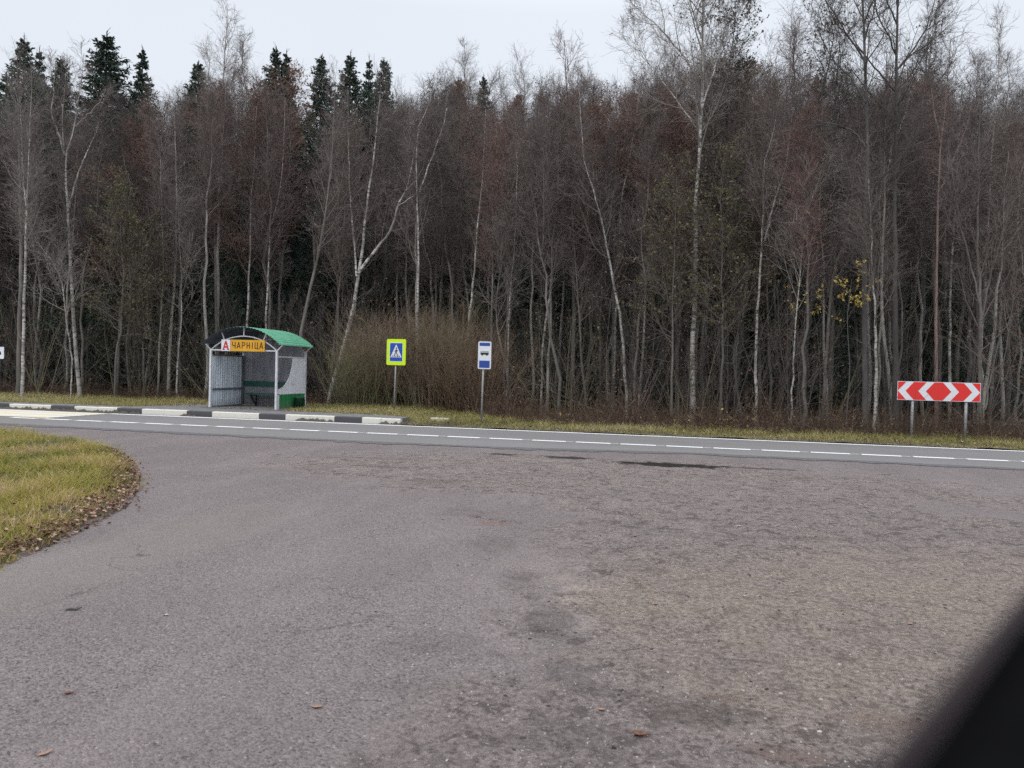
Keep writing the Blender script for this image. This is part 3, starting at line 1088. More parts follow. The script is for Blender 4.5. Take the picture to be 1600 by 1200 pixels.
def crumbs():
    r = np.random.RandomState(43)
    px = r.uniform(330, 1650, 6500)
    py = 712 + 480 * r.rand(6500) ** 1.1
    k = (r.rand(6500) < np.clip((px - 380 - (py - 700) * 0.5) / 420, 0.03, 1)) & (py > 722 + (px - 800) * 0.02)
    pts = [G(a, b) for a, b in zip(px[k], py[k])]
    x = np.array([p[0] for p in pts])
    y = np.array([p[1] for p in pts])
    keep = r.rand(len(x)) < np.clip(1.25 - np.abs(y) / 16, 0.35, 1)
    x, y = x[keep], y[keep]
    n = len(x)
    s = 0.003 + 0.008 * r.rand(n) ** 3 + 0.008 * r.rand(n) ** 3 * np.clip((y + 13) / 8, 0, 1)
    base = np.array([[1, 0, 0], [0, 1, 0], [-1, 0, 0], [0, -1, 0], [0.6, 0.4, .4], [-.4, .6, .55], [-.6, -.4, .35], [.4, -.5, .5]], float)
    V = base[None] * (1 + 0.7 * (r.rand(n, 8, 3) - 0.5)) * s[:, None, None]
    an = r.rand(n) * 6.28
    X = V[:, :, 0] * np.cos(an)[:, None] * 1.6 - V[:, :, 1] * np.sin(an)[:, None]
    Y = V[:, :, 0] * np.sin(an)[:, None] * 1.6 + V[:, :, 1] * np.cos(an)[:, None]
    V = np.stack([X + x[:, None], Y + y[:, None], V[:, :, 2] - 0.005], 2)
    k_ = np.arange(n)[:, None] * 8
    Q = np.concatenate([k_ + np.array([q]) for q in ([4, 5, 6, 7], [0, 1, 5, 4], [1, 2, 6, 5], [2, 3, 7, 6], [3, 0, 4, 7])], 0)
    o = link('asphalt_crumbs', quad_mesh('asphalt_crumbs', V.reshape(-1, 3), Q, M['crumb'], shade=np.repeat(r.rand(n), 8)))
    tag(o, 'broken asphalt crumbs lying on the coarse part of the side road', 'asphalt crumbs', kind='stuff')


M['crumb'] = leaf_mat('asphalt_crumb', [(0.0, (0.02, 0.016, 0.014)), (0.55, (0.07, 0.058, 0.052)), (0.8, (0.20, 0.15, 0.12)), (1.0, (0.45, 0.40, 0.36))], 0)
crumbs()


def leaf_thing(px, py, size, shade, label, rot, curl=0.35, stick=False):
    size *= 0.8
    rs_leaf = np.random.RandomState(int(px))
    x, y = G(px, py)
    mb = MB()
    if stick:
        pts = [(-size / 2, 0, 0.006), (-size * .15, 0.006, 0.012), (size * .2, -0.004, 0.009), (size / 2, 0.005, 0.02)]
        mb.tube(pts, [0.006, 0.008, 0.007, 0.004], 7)
        mb.tube([(size * .1, 0, 0.01), (size * .25, 0.03, 0.02)], [0.004, 0.002], 5)
        o = mb.build('twig', M['bark_dark'], loc=(x, y, -0.004), rotz=rot, smooth=True)
        return tag(o, label, 'twig')
    n = 12
    rim = []
    for k in range(n):
        t = 2 * math.pi * k / n
        rr = size / 2 * (1 + 0.22 * math.sin(3 * t + px) + 0.15 * math.sin(5 * t) + rs_leaf.uniform(-.2, .2))
        xx, yy = rr * math.cos(t), rr * 0.55 * math.sin(t)
        rim.append((xx, yy, 0.004 + curl * size * (abs(yy) / size * 1.2 + max(0, xx) / size * 0.7)))
    vs = [(0, 0, 0.002)] + rim
    fs = [(0, 1 + k, 1 + (k + 1) % n) for k in range(n)]
    vs2 = [(a, b, c - 0.0012) for a, b, c in vs]
    mb.add(vs, fs)
    mb.add(vs2, [tuple(reversed(f)) for f in fs])
    mb.tube([(-size * .5, 0, 0.003), (-size * .8, 0.004, 0.006)], 0.0012, 4)
    o = mb.build('fallen_leaf', M[shade], loc=(x, y, -0.004), rotz=rot)
    return tag(o, label, 'leaf')


M['leaf_one'] = simple('russet_leaf', (0.17, 0.07, 0.04), (0.08, 0.035, 0.022), 60, 0.7)
M['leaf_two'] = simple('tan_leaf', (0.36, 0.22, 0.155), (0.20, 0.12, 0.08), 60, 0.7)
M['leaf_three'] = simple('bleached_leaf', (0.55, 0.50, 0.42), (0.42, 0.36, 0.28), 60, 0.7)
leaf_thing(115, 953, 0.12, 'leaf_one', 'short dark twig on the smooth asphalt near the grass corner', 0.35, stick=True)
leaf_thing(108, 1083, 0.055, 'leaf_one', 'dark russet curled leaf on the asphalt below the dark twig', 0.4)
leaf_thing(70, 1178, 0.06, 'leaf_two', 'tan leaf on the asphalt in the lower left corner', 0.9)
leaf_thing(495, 1105, 0.055, 'leaf_two', 'tan leaf alone on the asphalt in the lower middle', 0.0)
leaf_thing(940, 1109, 0.05, 'leaf_two', 'pale tan leaf beside the dark oily stain', -0.2)
leaf_thing(1000, 1148, 0.10, 'leaf_one', 'long russet leaf on the dark stain at the bottom', -0.15)
leaf_thing(1024, 944, 0.05, 'leaf_two', 'small tan leaf at the edge of the dusty patch', 0.2)
leaf_thing(1423, 975, 0.05, 'leaf_two', 'tan leaf on the dusty ground beside the black car edge', 0.1)
leaf_thing(260, 961, 0.045, 'leaf_three', 'bleached pale leaf on the asphalt left of the middle', 0.1)
leaf_thing(1155, 822, 0.06, 'leaf_three', 'bleached leaf far out on the coarse asphalt', 0.1)
leaf_thing(993, 838, 0.05, 'leaf_one', 'small dark leaf on the coarse asphalt beyond the dusty patch', 0.6)

# dirt and weeds washed against the kerb
def kerb_dirt():
    r = np.random.RandomState(51)
    mb = MB()
    for _ in range(1500):
        x = r.uniform(-26, UEND + 0.3)
        if fnoise(np.array([x]), np.array([0.0]), 52, 1.5)[0] < -0.15:
            continue
        s = 0.02 + 0.085 * r.rand() ** 2
        cy_ = KY - s * 0.5 - 0.05 * r.rand()
        vs = [(x + s * math.cos(t) * 1.4, cy_ + s * 0.7 * math.sin(t), 0.0) for t in np.linspace(0, 5.5, 6)]
        vs.append((x + s * 0.2, cy_ + 0.2 * s, s * (0.5 + r.rand() * 0.7)))
        mb.add(vs, [(i, (i + 1) % 6, 6) for i in range(6)])
    o = mb.build('dirt', M['dirt'])
    tag(o, 'dark dirt washed up against the painted kerb', 'dirt', kind='stuff')


kerb_dirt()

# ------------------------------------------------------------------ bus shelter


def corr(x0_, x1_, z0f, z1f, y, mb, mi=0, pitch=0.095, dep=0.018, flip=False, axis='x'):
    """vertical-ribbed sheet with given lower and upper outlines z0f(x), z1f(x)"""
    n = max(4, int(abs(x1_ - x0_) / pitch * 6))
    xs2 = [x0_ + (x1_ - x0_) * i / n for i in range(n + 1)]
    vs = []
    for xx in xs2:
        ph = ((xx - x0_) / pitch) % 1.0
        d = dep * (min(1, max(0, (ph - 0.2) / 0.12)) - min(1, max(0, (ph - 0.68) / 0.12)))
        for t in (0, 1):
            zz = z0f(xx) if t == 0 else z1f(xx)
            for th in (0.0, 0.0025):
                vs.append((xx, y + d + th, zz) if axis == 'x' else (y + d + th, xx, zz))
    fs = []
    for i in range(n):
        a = i * 4
        b = a + 4
        fs += [(a, b, b + 2, a + 2), (a + 3, b + 3, b + 1, a + 1), (a, a + 1, b + 1, b), (a + 2, b + 2, b + 3, a + 3)]
    mb.add(vs, fs, mi)
    return mb


def letters(mb, text, x0_, z0_, cw, ch, sp, st, y0_, y1_, mi=0):
    """plain sans capitals from bars"""
    def seg(cx, a, b, w=st):
        ax, az = cx + a[0] * cw, z0_ + a[1] * ch
        bx_, bz = cx + b[0] * cw, z0_ + b[1] * ch
        dx, dz = bx_ - ax, bz - az
        l_ = math.hypot(dx, dz)
        nx, nz = -dz / l_ * w / 2, dx / l_ * w / 2
        mb.prism([(ax - nx, az - nz), (bx_ - nx, bz - nz), (bx_ + nx, bz + nz), (ax + nx, az + nz)], y0_ - 0.0004 * (len(mb.f) % 7), y1_, mi)
    G_ = {
        'Ч': [((0.1, 1), (0.1, .55)), ((.9, 1), (.9, 0)), ((.1, .55), (.3, .42)), ((.3, .42), (.9, .45))],
        'А': [((.03, 0), (.5, 1)), ((.97, 0), (.5, 1)), ((.2, .3), (.8, .3))],
        'Р': [((.12, 0), (.12, 1)), ((.12, .94), (.65, .94)), ((.65, .94), (.9, .8)), ((.9, .8), (.9, .6)), ((.9, .6), (.65, .46)), ((.65, .46), (.12, .46))],
        'Н': [((.12, 0), (.12, 1)), ((.88, 0), (.88, 1)), ((.12, .5), (.88, .5))],
        'І': [((.5, 0), (.5, 1))],
        'Ц': [((.1, .05), (.1, 1)), ((.8, .05), (.8, 1)), ((.05, .06), (1.0, .06)), ((.98, .1), (.98, -.17))],
    }
    x = x0_
    for ch_ in text:
        for a, b in G_[ch_]:
            seg(x - (cw * 0.22 if ch_ == 'І' else 0), a, b)
        x += (cw * 0.55 if ch_ == 'І' else cw) * 1.0 + sp
        if ch_ == 'І':
            pass
    return mb


def bus_shelter():
    ax, ay = G(328.5, 637, KZ)
    bx, by = G(430.5, 641, KZ)
    cx, cy = G(478, 638, KZ)
    W_ = bx - ax
    D_ = 1.98
    y_mid = (ay + by) / 2
    root = empty('bus_shelter', (ax, y_mid, KZ - 0.006))
    tag(root, 'small bus shelter with barrel roof of green ribbed sheet behind the painted kerb', 'bus shelter')
    PH = 1.92                                       # height of the posts
    pw = 0.065
    for (x, y) in ((0, 0), (W_, 0), (0, D_), (W_, D_)):
        mb = MB().box((x, y, PH / 2), (pw, pw, PH))
        mb.box((x, y, 0.006), (0.16, 0.16, 0.012))
        mb.build('post', M['frame'], root)
    # roof arc
    half = W_ / 2 + 0.19
    zc_e = PH + 0.20                                 # eave height
    rise = 0.55
    Rr = (half * half + rise * rise) / (2 * rise)
    zc = zc_e + rise - Rr
    th0 = math.asin(half / Rr)
    yf, yr = -0.22, D_ + 0.22
    mb = MB()
    nrib = 26
    n = nrib * 6
    vs = []
    for i in range(n + 1):
        th = -th0 + 2 * th0 * i / n
        ph = (i / 6.0) % 1.0
        w_ = 0.020 * (0.5 - 0.5 * math.cos(2 * math.pi * ph))
        for rr in (Rr + w_, Rr + w_ - 0.003):
            x = W_ / 2 + rr * math.sin(th)
            z = zc + rr * math.cos(th)
            vs += [(x, yf, z), (x, yr, z)]
    top_f, und_f = [], []
    for i in range(n):
        a = i * 4
        b = a + 4
        top_f += [(a, b, b + 1, a + 1)]
        und_f += [(a + 3, b + 3, b + 2, a + 2), (a, a + 2, b + 2, b), (a + 1, b + 1, b + 3, a + 3)]
    mb.add(vs, top_f, 0)
    mb.f += und_f
    mb.mi += [1] * len(und_f)
    roof = mb.build('roof', [M['roof_green'], M['roof_under']], root)
    # frame hoops
    ih = W_ / 2
    irise = 0.46
    Ri = (ih * ih + irise * irise) / (2 * irise)
    izc = PH + irise - Ri
    ith = math.asin(ih / Ri)
    for y in (0.0, D_):
        mb = MB()
        pts = [(W_ / 2 + Ri * math.sin(-ith + 2 * ith * k / 24), y, izc + Ri * math.cos(-ith + 2 * ith * k / 24)) for k in range(25)]
        mb.tube(pts, 0.021, 6)
        mb.bar((0, y, PH), (-0.19, y, zc_e - 0.01), 0.032)
        mb.bar((W_, y, PH), (W_ + 0.19, y, zc_e - 0.01), 0.032)
        for f in (-0.55, 0.0, 0.55):
            t1, t2 = ith * f * 1.0, th0 * f * 0.98
            mb.bar((W_ / 2 + Ri * math.sin(t1), y, izc + Ri * math.cos(t1)), (W_ / 2 + Rr * math.sin(t2), y, zc + (Rr - 0.01) * math.cos(t2)), 0.032)
        mb.build('roof_hoop', M['frame'], root)
        MB().bar((pw / 2, y, PH - 0.0), (W_ - pw / 2, y, PH - 0.0), 0.04).build('tie_bar', M['frame'], root)
    for x in (0,):
        MB().bar((x, pw / 2, PH - 0.02), (x, D_ - pw / 2, PH - 0.02), 0.035).build('side_rail', M['frame'], root)
    # walls
    arch_top = lambda x: min(PH + 0.33, izc + math.sqrt(max(Ri * Ri - (x - W_ / 2) ** 2, 0)) - 0.0)
    mb = MB()
    corr(0.04, W_ - 0.04, lambda x: 0.05, arch_top, D_ - 0.045, mb)
    mb.build('back_wall', M['wall_grey'], root)
    mb = MB()
    corr(0.04, D_ - 0.08, lambda x: 0.06, lambda x: PH - 0.19, 0.0, mb, axis='y', dep=0.032, pitch=0.13)
    mb.build('left_wall', M['wall_light'], root)
    MB().bar((0.03, 0.035, PH - 0.17), (0.03, D_ - 0.05, PH - 0.17), 0.05).bar((0.03, D_ - 0.09, 0.05), (0.03, D_ - 0.09, PH - 0.2), 0.09).bar(
        (0.05, 0.035, 0.62), (0.05, D_ - 0.05, 0.62), 0.06).bar((0.03, 0.035, 0.04), (0.03, D_ - 0.1, 0.04), 0.05).build('wall_frame', M['sign_back'], root)
    # right side wall: pale panel cut by a hollow curve, green base
    mb = MB()
    top_z = PH - 0.20
    curve = []
    y_a, y_b = 0.05, 0.05 + (D_ - 0.1) * 0.52
    for k in range(15):
        t = k / 14
        ang = t * math.pi / 2
        yy = y_a + (y_b - y_a) * math.sin(ang)
        zz = 0.66 + (top_z - 0.66) * (1 - math.cos(ang))
        curve.append((yy, zz))
    def low(yv):
        return 0.53
    def upp(yv):
        if yv >= y_b:
            return top_z
        s_ = (yv - y_a) / (y_b - y_a)
        ang = math.asin(max(0, min(1, s_)))
        return 0.66 + (top_z - 0.66) * (1 - math.cos(ang))
    corr(y_a, D_ - 0.04, low, upp, W_ + 0.005, mb, axis='y', dep=0.010)
    mb.build('side_panel', M['wall_white'], root)
    for a, b in zip(curve[:-1], curve[1:]):
        pass
    MB().tube([(W_ + 0.012, y, z + 0.01) for y, z in curve], 0.012, 5).build('curved_trim', M['frame'], root)
    mb = MB()
    corr(y_a + 0.10, D_ - 0.04, lambda q: 0.04, lambda q: 0.50, W_ + 0.005, mb, axis='y', dep=0.012)
    mb.build('lower_panel', M['green'], root)
    MB().box((W_ + 0.01, 0.10, 0.27), (0.03, 0.13, 0.52)).bar((W_ + 0.01, 0.04, 0.52), (W_ + 0.01, D_ - 0.04, 0.52), 0.03).bar(
        (W_, 0.035, top_z + 0.02), (W_, D_ - 0.035, top_z + 0.02), 0.04).build('panel_frame', M['frame'], root)
    # pale torn notices on the side wall
    MB().box((W_ + 0.024, D_ * 0.55, 0.92), (0.003, 0.16, 0.20)).build('notice', M['white'], root)
    MB().box((W_ + 0.024, D_ * 0.62, 1.22), (0.003, 0.05, 0.10)).build('notice', M['white'], root)
    # bench along the back and right
    b = empty('bench', (0, 0, 0))
    b.parent = root
    MB().box((W_ * 0.56, D_ - 0.38, 0.45), (W_ * 0.84, 0.40, 0.05)).build('seat', M['dark_green'], b, bevel=0.006)
    MB().box((W_ * 0.51, D_ - 0.10, 0.80), (W_ * 0.92, 0.035, 0.17)).build('backrest', M['dark_green'], b, bevel=0.005)
    for x in (W_ * 0.26, W_ * 0.93):
        MB().bar((x, D_ - 0.55, 0.42), (x + 0.10, D_ - 0.30, 0.0), 0.04).bar((x, D_ - 0.16, 0.42), (x, D_ - 0.18, 0.0), 0.04).bar(
            (x, D_ - 0.56, 0.41), (x, D_ - 0.13, 0.41), 0.035).build('leg', M['black'], b)
    # concrete floor
    MB().box((W_ / 2, D_ / 2, 0.012), (W_ + 0.25, D_ + 0.2, 0.03)).build('floor_slab', M['pave'], root)
    # name boards
    s = empty('name_board', (0, 0, 0))
    s.parent = root
    bz0, bz1 = PH - 0.03, PH + 0.34
    xw0, xw1 = W_ * 0.175, W_ * 0.31
    xy0, xy1 = W_ * 0.315, W_ * 0.83
    bw = MB().box(((xw0 + xw1) / 2, -0.055, (bz0 + bz1) / 2), (xw1 - xw0, 0.02, bz1 - bz0)).build('white_board', M['white'], s)
    by_ = MB().box(((xy0 + xy1) / 2, -0.055, (bz0 + bz1) / 2), (xy1 - xy0, 0.02, bz1 - bz0)).build('yellow_board', M['yellow'], s)
    h_ = bz1 - bz0
    mb = MB()
    letters(mb, 'А', xw0 + 0.07, bz0 + h_ * 0.12, (xw1 - xw0) * 0.58, h_ * 0.74, 0, 0.050, -0.069, -0.064)
    mb.box((xw0 + 0.09, -0.067, bz0 + h_ * 0.12), (0.09, 0.004, 0.025)).box((xw1 - 0.07, -0.0675, bz0 + h_ * 0.12), (0.09, 0.004, 0.025))
    mb.build('lettering', M['letter_red'], s)
    mb = MB()
    nlet = 7
    avail = (xy1 - xy0) - 0.12
    cw = avail / (6.55 + 6 * 0.42)
    letters(mb, 'ЧАРНІЦА', xy0 + 0.06, bz0 + h_ * 0.24, cw, h_ * 0.56, cw * 0.42, 0.027, -0.069, -0.064)
    mb.build('lettering', M['letter'], s)
    # litter bin: a tapered bucket on a low stand, right of the shelter
    tx, ty = G(468, 638.5, KZ)
    t = empty('litter_bin', (W_ + ax + 0.26, y_mid + D_ * 0.55, KZ - 0.006))
    tag(t, 'dark green litter bin by the green base of the shelter side', 'bin')
    mb = MB()
    n = 16
    prof = [(0.10, 0.04), (0.13, 0.05), (0.175, 0.38), (0.185, 0.40), (0.175, 0.40), (0.165, 0.38), (0.12, 0.08)]
    vs = [(r_ * math.cos(2 * math.pi * k / n), r_ * math.sin(2 * math.pi * k / n), z_) for r_, z_ in prof for k in range(n)]
    fs = [(i * n + k, i * n + (k + 1) % n, (i + 1) * n + (k + 1) % n, (i + 1) * n + k) for i in range(len(prof) - 1) for k in range(n)]
    fs.append(tuple(range(len(vs) - n, len(vs))))
    fs.append(tuple(range(n - 1, -1, -1)))
    mb.add(vs, fs)
    mb.build('bucket', M['bin'], t, smooth=True)
    mb = MB()
    for sx in (-1, 1):
        mb.bar((0.19 * sx, 0, 0), (0.19 * sx, 0, 0.34), 0.025)
    mb.bar((-0.2, 0, 0.03), (0.2, 0, 0.03), 0.02)
    mb.build('stand', M['bin'], t)


bus_shelter()

# ------------------------------------------------------------------ road signs


def rrect(w, h, r, n=5, cx=0.0, cz=0.0):
    pts = []
    for (sx, sz, a0) in ((1, 1, 0), (-1, 1, 90), (-1, -1, 180), (1, -1, 270)):
        for k in range(n + 1):
            a = R(a0 + 90 * k / n)
            pts.append((cx + sx * (w / 2 - r) + r * math.cos(a), cz + sz * (h / 2 - r) + r * math.sin(a)))
    return pts[::-1][::-1]


def pole(root, h, r=0.03, lean=0.0, mat='post'):
    MB().tube([(0, 0, -0.05), (lean * 0.5, 0, h / 2), (lean, 0, h)], r, 12).build('post', M[mat], root, smooth=True)


def pedestrian_sign():
    bx, by = G(615.5, 641, KZ)
    dep = depth_of(bx, by)
    px_m = dep / FPX
    yaw = R(-4)
    root = empty('pedestrian_sign', (bx, by, KZ - 0.02), yaw)
    tag(root, 'blue pedestrian crossing sign with wide lime green border on a thin post', 'road sign')
    zt = 112 * px_m
    pole(root, zt - 0.05, 0.028, 0.05)
    w, h = 0.71, 40.5 * px_m
    cz = zt - h / 2
    plate = MB().prism(rrect(w, h, 0.05, cx=0.06, cz=cz), -0.055, -0.035).build('sign_plate', M['lime'], root)
    MB().prism(rrect(w * 0.70, h * 0.735, 0.015, cx=0.06, cz=cz), -0.058, -0.0552).build('white_rim', M['white'], plate)
    MB().prism(rrect(w * 0.65, h * 0.69, 0.01, cx=0.06, cz=cz), -0.061, -0.0582).build('blue_field', M['blue'], plate)
    tw = w * 0.60
    tz0 = cz - h * 0.20
    MB().prism([(0.06 - tw / 2, tz0), (0.06 + tw / 2, tz0), (0.06, tz0 + h * 0.50)], -0.064, -0.0612).build('white_triangle', M['white'], plate)
    # walking figure and stripes
    mb = MB()
    hh = h * 0.36
    s = hh
    cx = 0.06
    z0 = tz0 + h * 0.02
    def b(a, c, wd):
        ax, az, bx_, bz = cx + a[0] * s, z0 + a[1] * s, cx + c[0] * s, z0 + c[1] * s
        l_ = math.hypot(bx_ - ax, bz - az)
        nx, nz = -(bz - az) / l_ * wd * s / 2, (bx_ - ax) / l_ * wd * s / 2
        mb.prism([(ax - nx, az - nz), (bx_ - nx, bz - nz), (bx_ + nx, bz + nz), (ax + nx, az + nz)], -0.066 - 0.0002 * len(mb.f) / 6, -0.0642)
    b((0.0, .50), (0.03, .80), .15)
    b((0.0, .52), (-.16, .26), .09)
    b((-.16, .26), (-.24, .03), .08)
    b((0.0, .52), (.12, .28), .09)
    b((.12, .28), (.26, .04), .08)
    b((0.03, .76), (-.16, .56), .07)
    b((0.03, .76), (.20, .60), .07)
    mb.prism([(cx + (0.03 + .08 * math.cos(t)) * s, z0 + (.92 + .08 * math.sin(t)) * s) for t in np.linspace(0, 5.6, 9)], -0.067, -0.0642)
    for kx in (-.52, -.30, -.08, .14, .36):
        mb.prism([(cx + (kx) * s, z0), (cx + (kx + .12) * s, z0), (cx + (kx * 0.85 + .10) * s, z0 + .12 * s), (cx + kx * 0.85 * s, z0 + .12 * s)], -0.0655, -0.0642)
    mb.build('walking_figure', M['black'], plate)
    # second plate back to back, seen edge on at the left
    MB().prism(rrect(w, h, 0.05, cx=0.0, cz=cz), 0.035, 0.055).build('back_plate', M['sign_back'], root)
    for dz in (0.2, -0.2):
        MB().bar((0.0, -0.035, cz + dz), (0.0, 0.035, cz + dz), 0.06).build('clamp', M['sign_back'], root)


def bus_face(plate, w, h, cz, ox=0.0):
    MB().prism(rrect(w * 0.80, h * 0.115, 0.005, cx=ox, cz=cz + h * 0.395), -0.058, -0.0552).build('blue_band', M['blue2'], plate)
    MB().prism(rrect(w * 0.80, h * 0.26, 0.005, cx=ox, cz=cz - h * 0.325), -0.058, -0.0552).build('blue_band', M['blue2'], plate)
    mb = MB()
    bw, bz = w * 0.62, cz + h * 0.085
    mb.prism(rrect(bw, h * 0.075, 0.012, cx=ox, cz=bz - h * 0.025), -0.058, -0.0552)
    mb.prism(rrect(bw * 0.96, h * 0.012, 0.002, cx=ox, cz=bz + h * 0.052), -0.058, -0.0552)
    for k in (-0.47, -0.2, 0.06, 0.3, 0.47):
        mb.box((ox + bw * k, -0.0566, bz + h * 0.03), (bw * 0.035, 0.0028, h * 0.045))
    for k in (-0.28, 0.28):
        c = []
        for q in range(10):
            a = 2 * math.pi * q / 10
            c.append((ox + bw * k + w * 0.07 * math.cos(a), bz - h * 0.065 + w * 0.07 * math.sin(a)))
        mb.prism(c, -0.0585, -0.0552)
    mb.build('bus_symbol', M['black'], plate)


def stop_sign(px, py, z, label, face_yaw, wd, ht, total, base_z, with_bands=True):
    bx, by = G(px, py, z)
    px_m = depth_of(bx, by) / FPX
    root = empty('bus_stop_sign', (bx, by, base_z), face_yaw)
    tag(root, label, 'road sign')
    zt = total * px_m
    pole(root, zt - 0.08, 0.03, 0.03)
    h, w = ht * px_m, wd * px_m
    cz = zt - h / 2
    plate = MB().prism(rrect(w, h, 0.045, cx=0.05, cz=cz), -0.055, -0.035).build('sign_plate', M['white'], root)
    if with_bands:
        bus_face(plate, w, h, cz, 0.05)
    else:
        mb = MB()
        bw = w * 0.6
        mb.prism(rrect(bw, h * 0.2, 0.012, cx=0.03, cz=cz - h * 0.05), -0.058, -0.0552)
        mb.build('bus_symbol', M['black'], plate)
    for dz in (0.1, -0.1):
        MB().bar((0.02, -0.035, cz + dz), (0.02, 0.0, cz + dz), 0.06).build('clamp', M['sign_back'], root)


pedestrian_sign()
stop_sign(752, 660, 0.03, 'narrow blue and white bus stop sign with black bus symbol on a single post', R(14), 20.5, 43, 127, 0.02)


def far_sign():
    bx, by = G(-3, 629, KZ)
    px_m = depth_of(bx, by) / FPX
    root = empty('small_sign', (bx, by, KZ - 0.02), R(10))
    tag(root, 'small white sign on a blue-grey post cut off by the left edge', 'road sign')
    zt = 88 * px_m
    pole(root, zt - 0.05, 0.04, 0.02, 'blue_post')
    w, h = 0.42, 18.5 * px_m
    cz = zt - h / 2
    plate = MB().prism(rrect(w, h, 0.03, cx=0.0, cz=cz), -0.065, -0.045).build('sign_plate', M['white'], root)
    MB().prism([(0.0, cz - 0.07), (0.10, cz - 0.07), (0.13, cz - 0.03), (0.10, cz + 0.05), (0.0, cz + 0.05)], -0.068, -0.0652).build('symbol', M['black'], plate)


M['blue_post'] = simple('blue_grey_post', (0.06, 0.075, 0.11), (0.04, 0.05, 0.08), 9, 0.6)
far_sign()


def chevron_board():
    lx, ly = G(1421, 685, 0.02)
    rx, ry = G(1511, 690, 0.02)
    y = (ly + ry) / 2
    dep = depth_of((lx + rx) / 2, y)
    yaw = R(-2.0)
    root = empty('chevron_board', ((lx + rx) / 2, y, 0.0), yaw)
    tag(root, 'long red board with white chevrons pointing both ways on two grey posts', 'road sign')
    sp = rx - lx
    c0 = P(1400.5, 609, dep)
    c1 = P(1530.5, 612.5, dep)
    w = (c1[0] - c0[0]) * 0.925
    zt = P(1465, 597.0, dep - 0.1)[2]
    zb = P(1465, 626.5, dep - 0.1)[2]
    ox = (c0[0] + c1[0]) / 2 - (lx + rx) / 2
    for s in (-1, 1):
        MB().tube([(s * sp / 2, 0, -0.05), (s * sp / 2, 0, zt - 0.04)], 0.038, 12).build('post', M['post'], root, smooth=True)
    h = zt - zb
    cz = (zt + zb) / 2
    hw = w / 2
    for s in (-1, 1):
        # each half is a plate of its own, white with red fields
        pl = MB().box((ox + s * hw / 2, -0.06, cz), (hw - 0.003, 0.02, h)).build('board_panel', M['white'], root)
        t = 0.012
        x_in, x_out = ox + s * 0.002, ox + s * (hw - t)
        zb_, zt_ = cz - h / 2 + t, cz + h / 2 - t
        k = h / 2 - t                     # arrow slope run
        cwid = hw * 0.185                 # stroke width of a chevron along x
        tips = [hw - t - 0.004, hw * 0.49]
        kx = hw * 0.20

        def X(d):
            return ox + s * d
        fields = [
            [(0.001, zt_), (tips[1] - kx - cwid, zt_), (tips[1] - cwid, cz), (tips[1] - kx - cwid, zb_), (0.001, zb_)],
            [(tips[1] - kx, zt_), (tips[0] - kx - cwid, zt_), (tips[0] - cwid, cz), (tips[0] - kx - cwid, zb_), (tips[1] - kx, zb_), (tips[1], cz)],
            [(tips[0] - kx, zt_), (hw - t, zt_), (hw - t, cz + h * 0.03), (tips[0], cz + 0.004)],
            [(tips[0] - kx, zb_), (tips[0], cz - 0.004), (hw - t, cz - h * 0.03), (hw - t, zb_)],
        ]
        mb = MB()
        for f in fields:
            pts = [(X(d), z) for d, z in f]
            ar = sum(pts[i][0] * pts[(i + 1) % len(pts)][1] - pts[(i + 1) % len(pts)][0] * pts[i][1] for i in range(len(pts)))
            if ar < 0:
                pts = pts[::-1]
            mb.prism(pts, -0.0725, -0.0702)
        mb.build('red_fields', M['red'], pl)
    mb = MB()
    for s in (-1, 1):
        for zz in (cz - h * .3, cz + h * .3):
            mb.bar((s * sp / 2, -0.05, zz), (s * sp / 2, 0.04, zz), 0.09, 0.03)
    mb.bar((ox - hw * .95, -0.045, cz + h * .3), (ox + hw * .95, -0.045, cz + h * .3), 0.02, 0.03)
    mb.build('clamp', M['sign_back'], root)


chevron_board()

# ------------------------------------------------------------------ the car door the picture is taken over


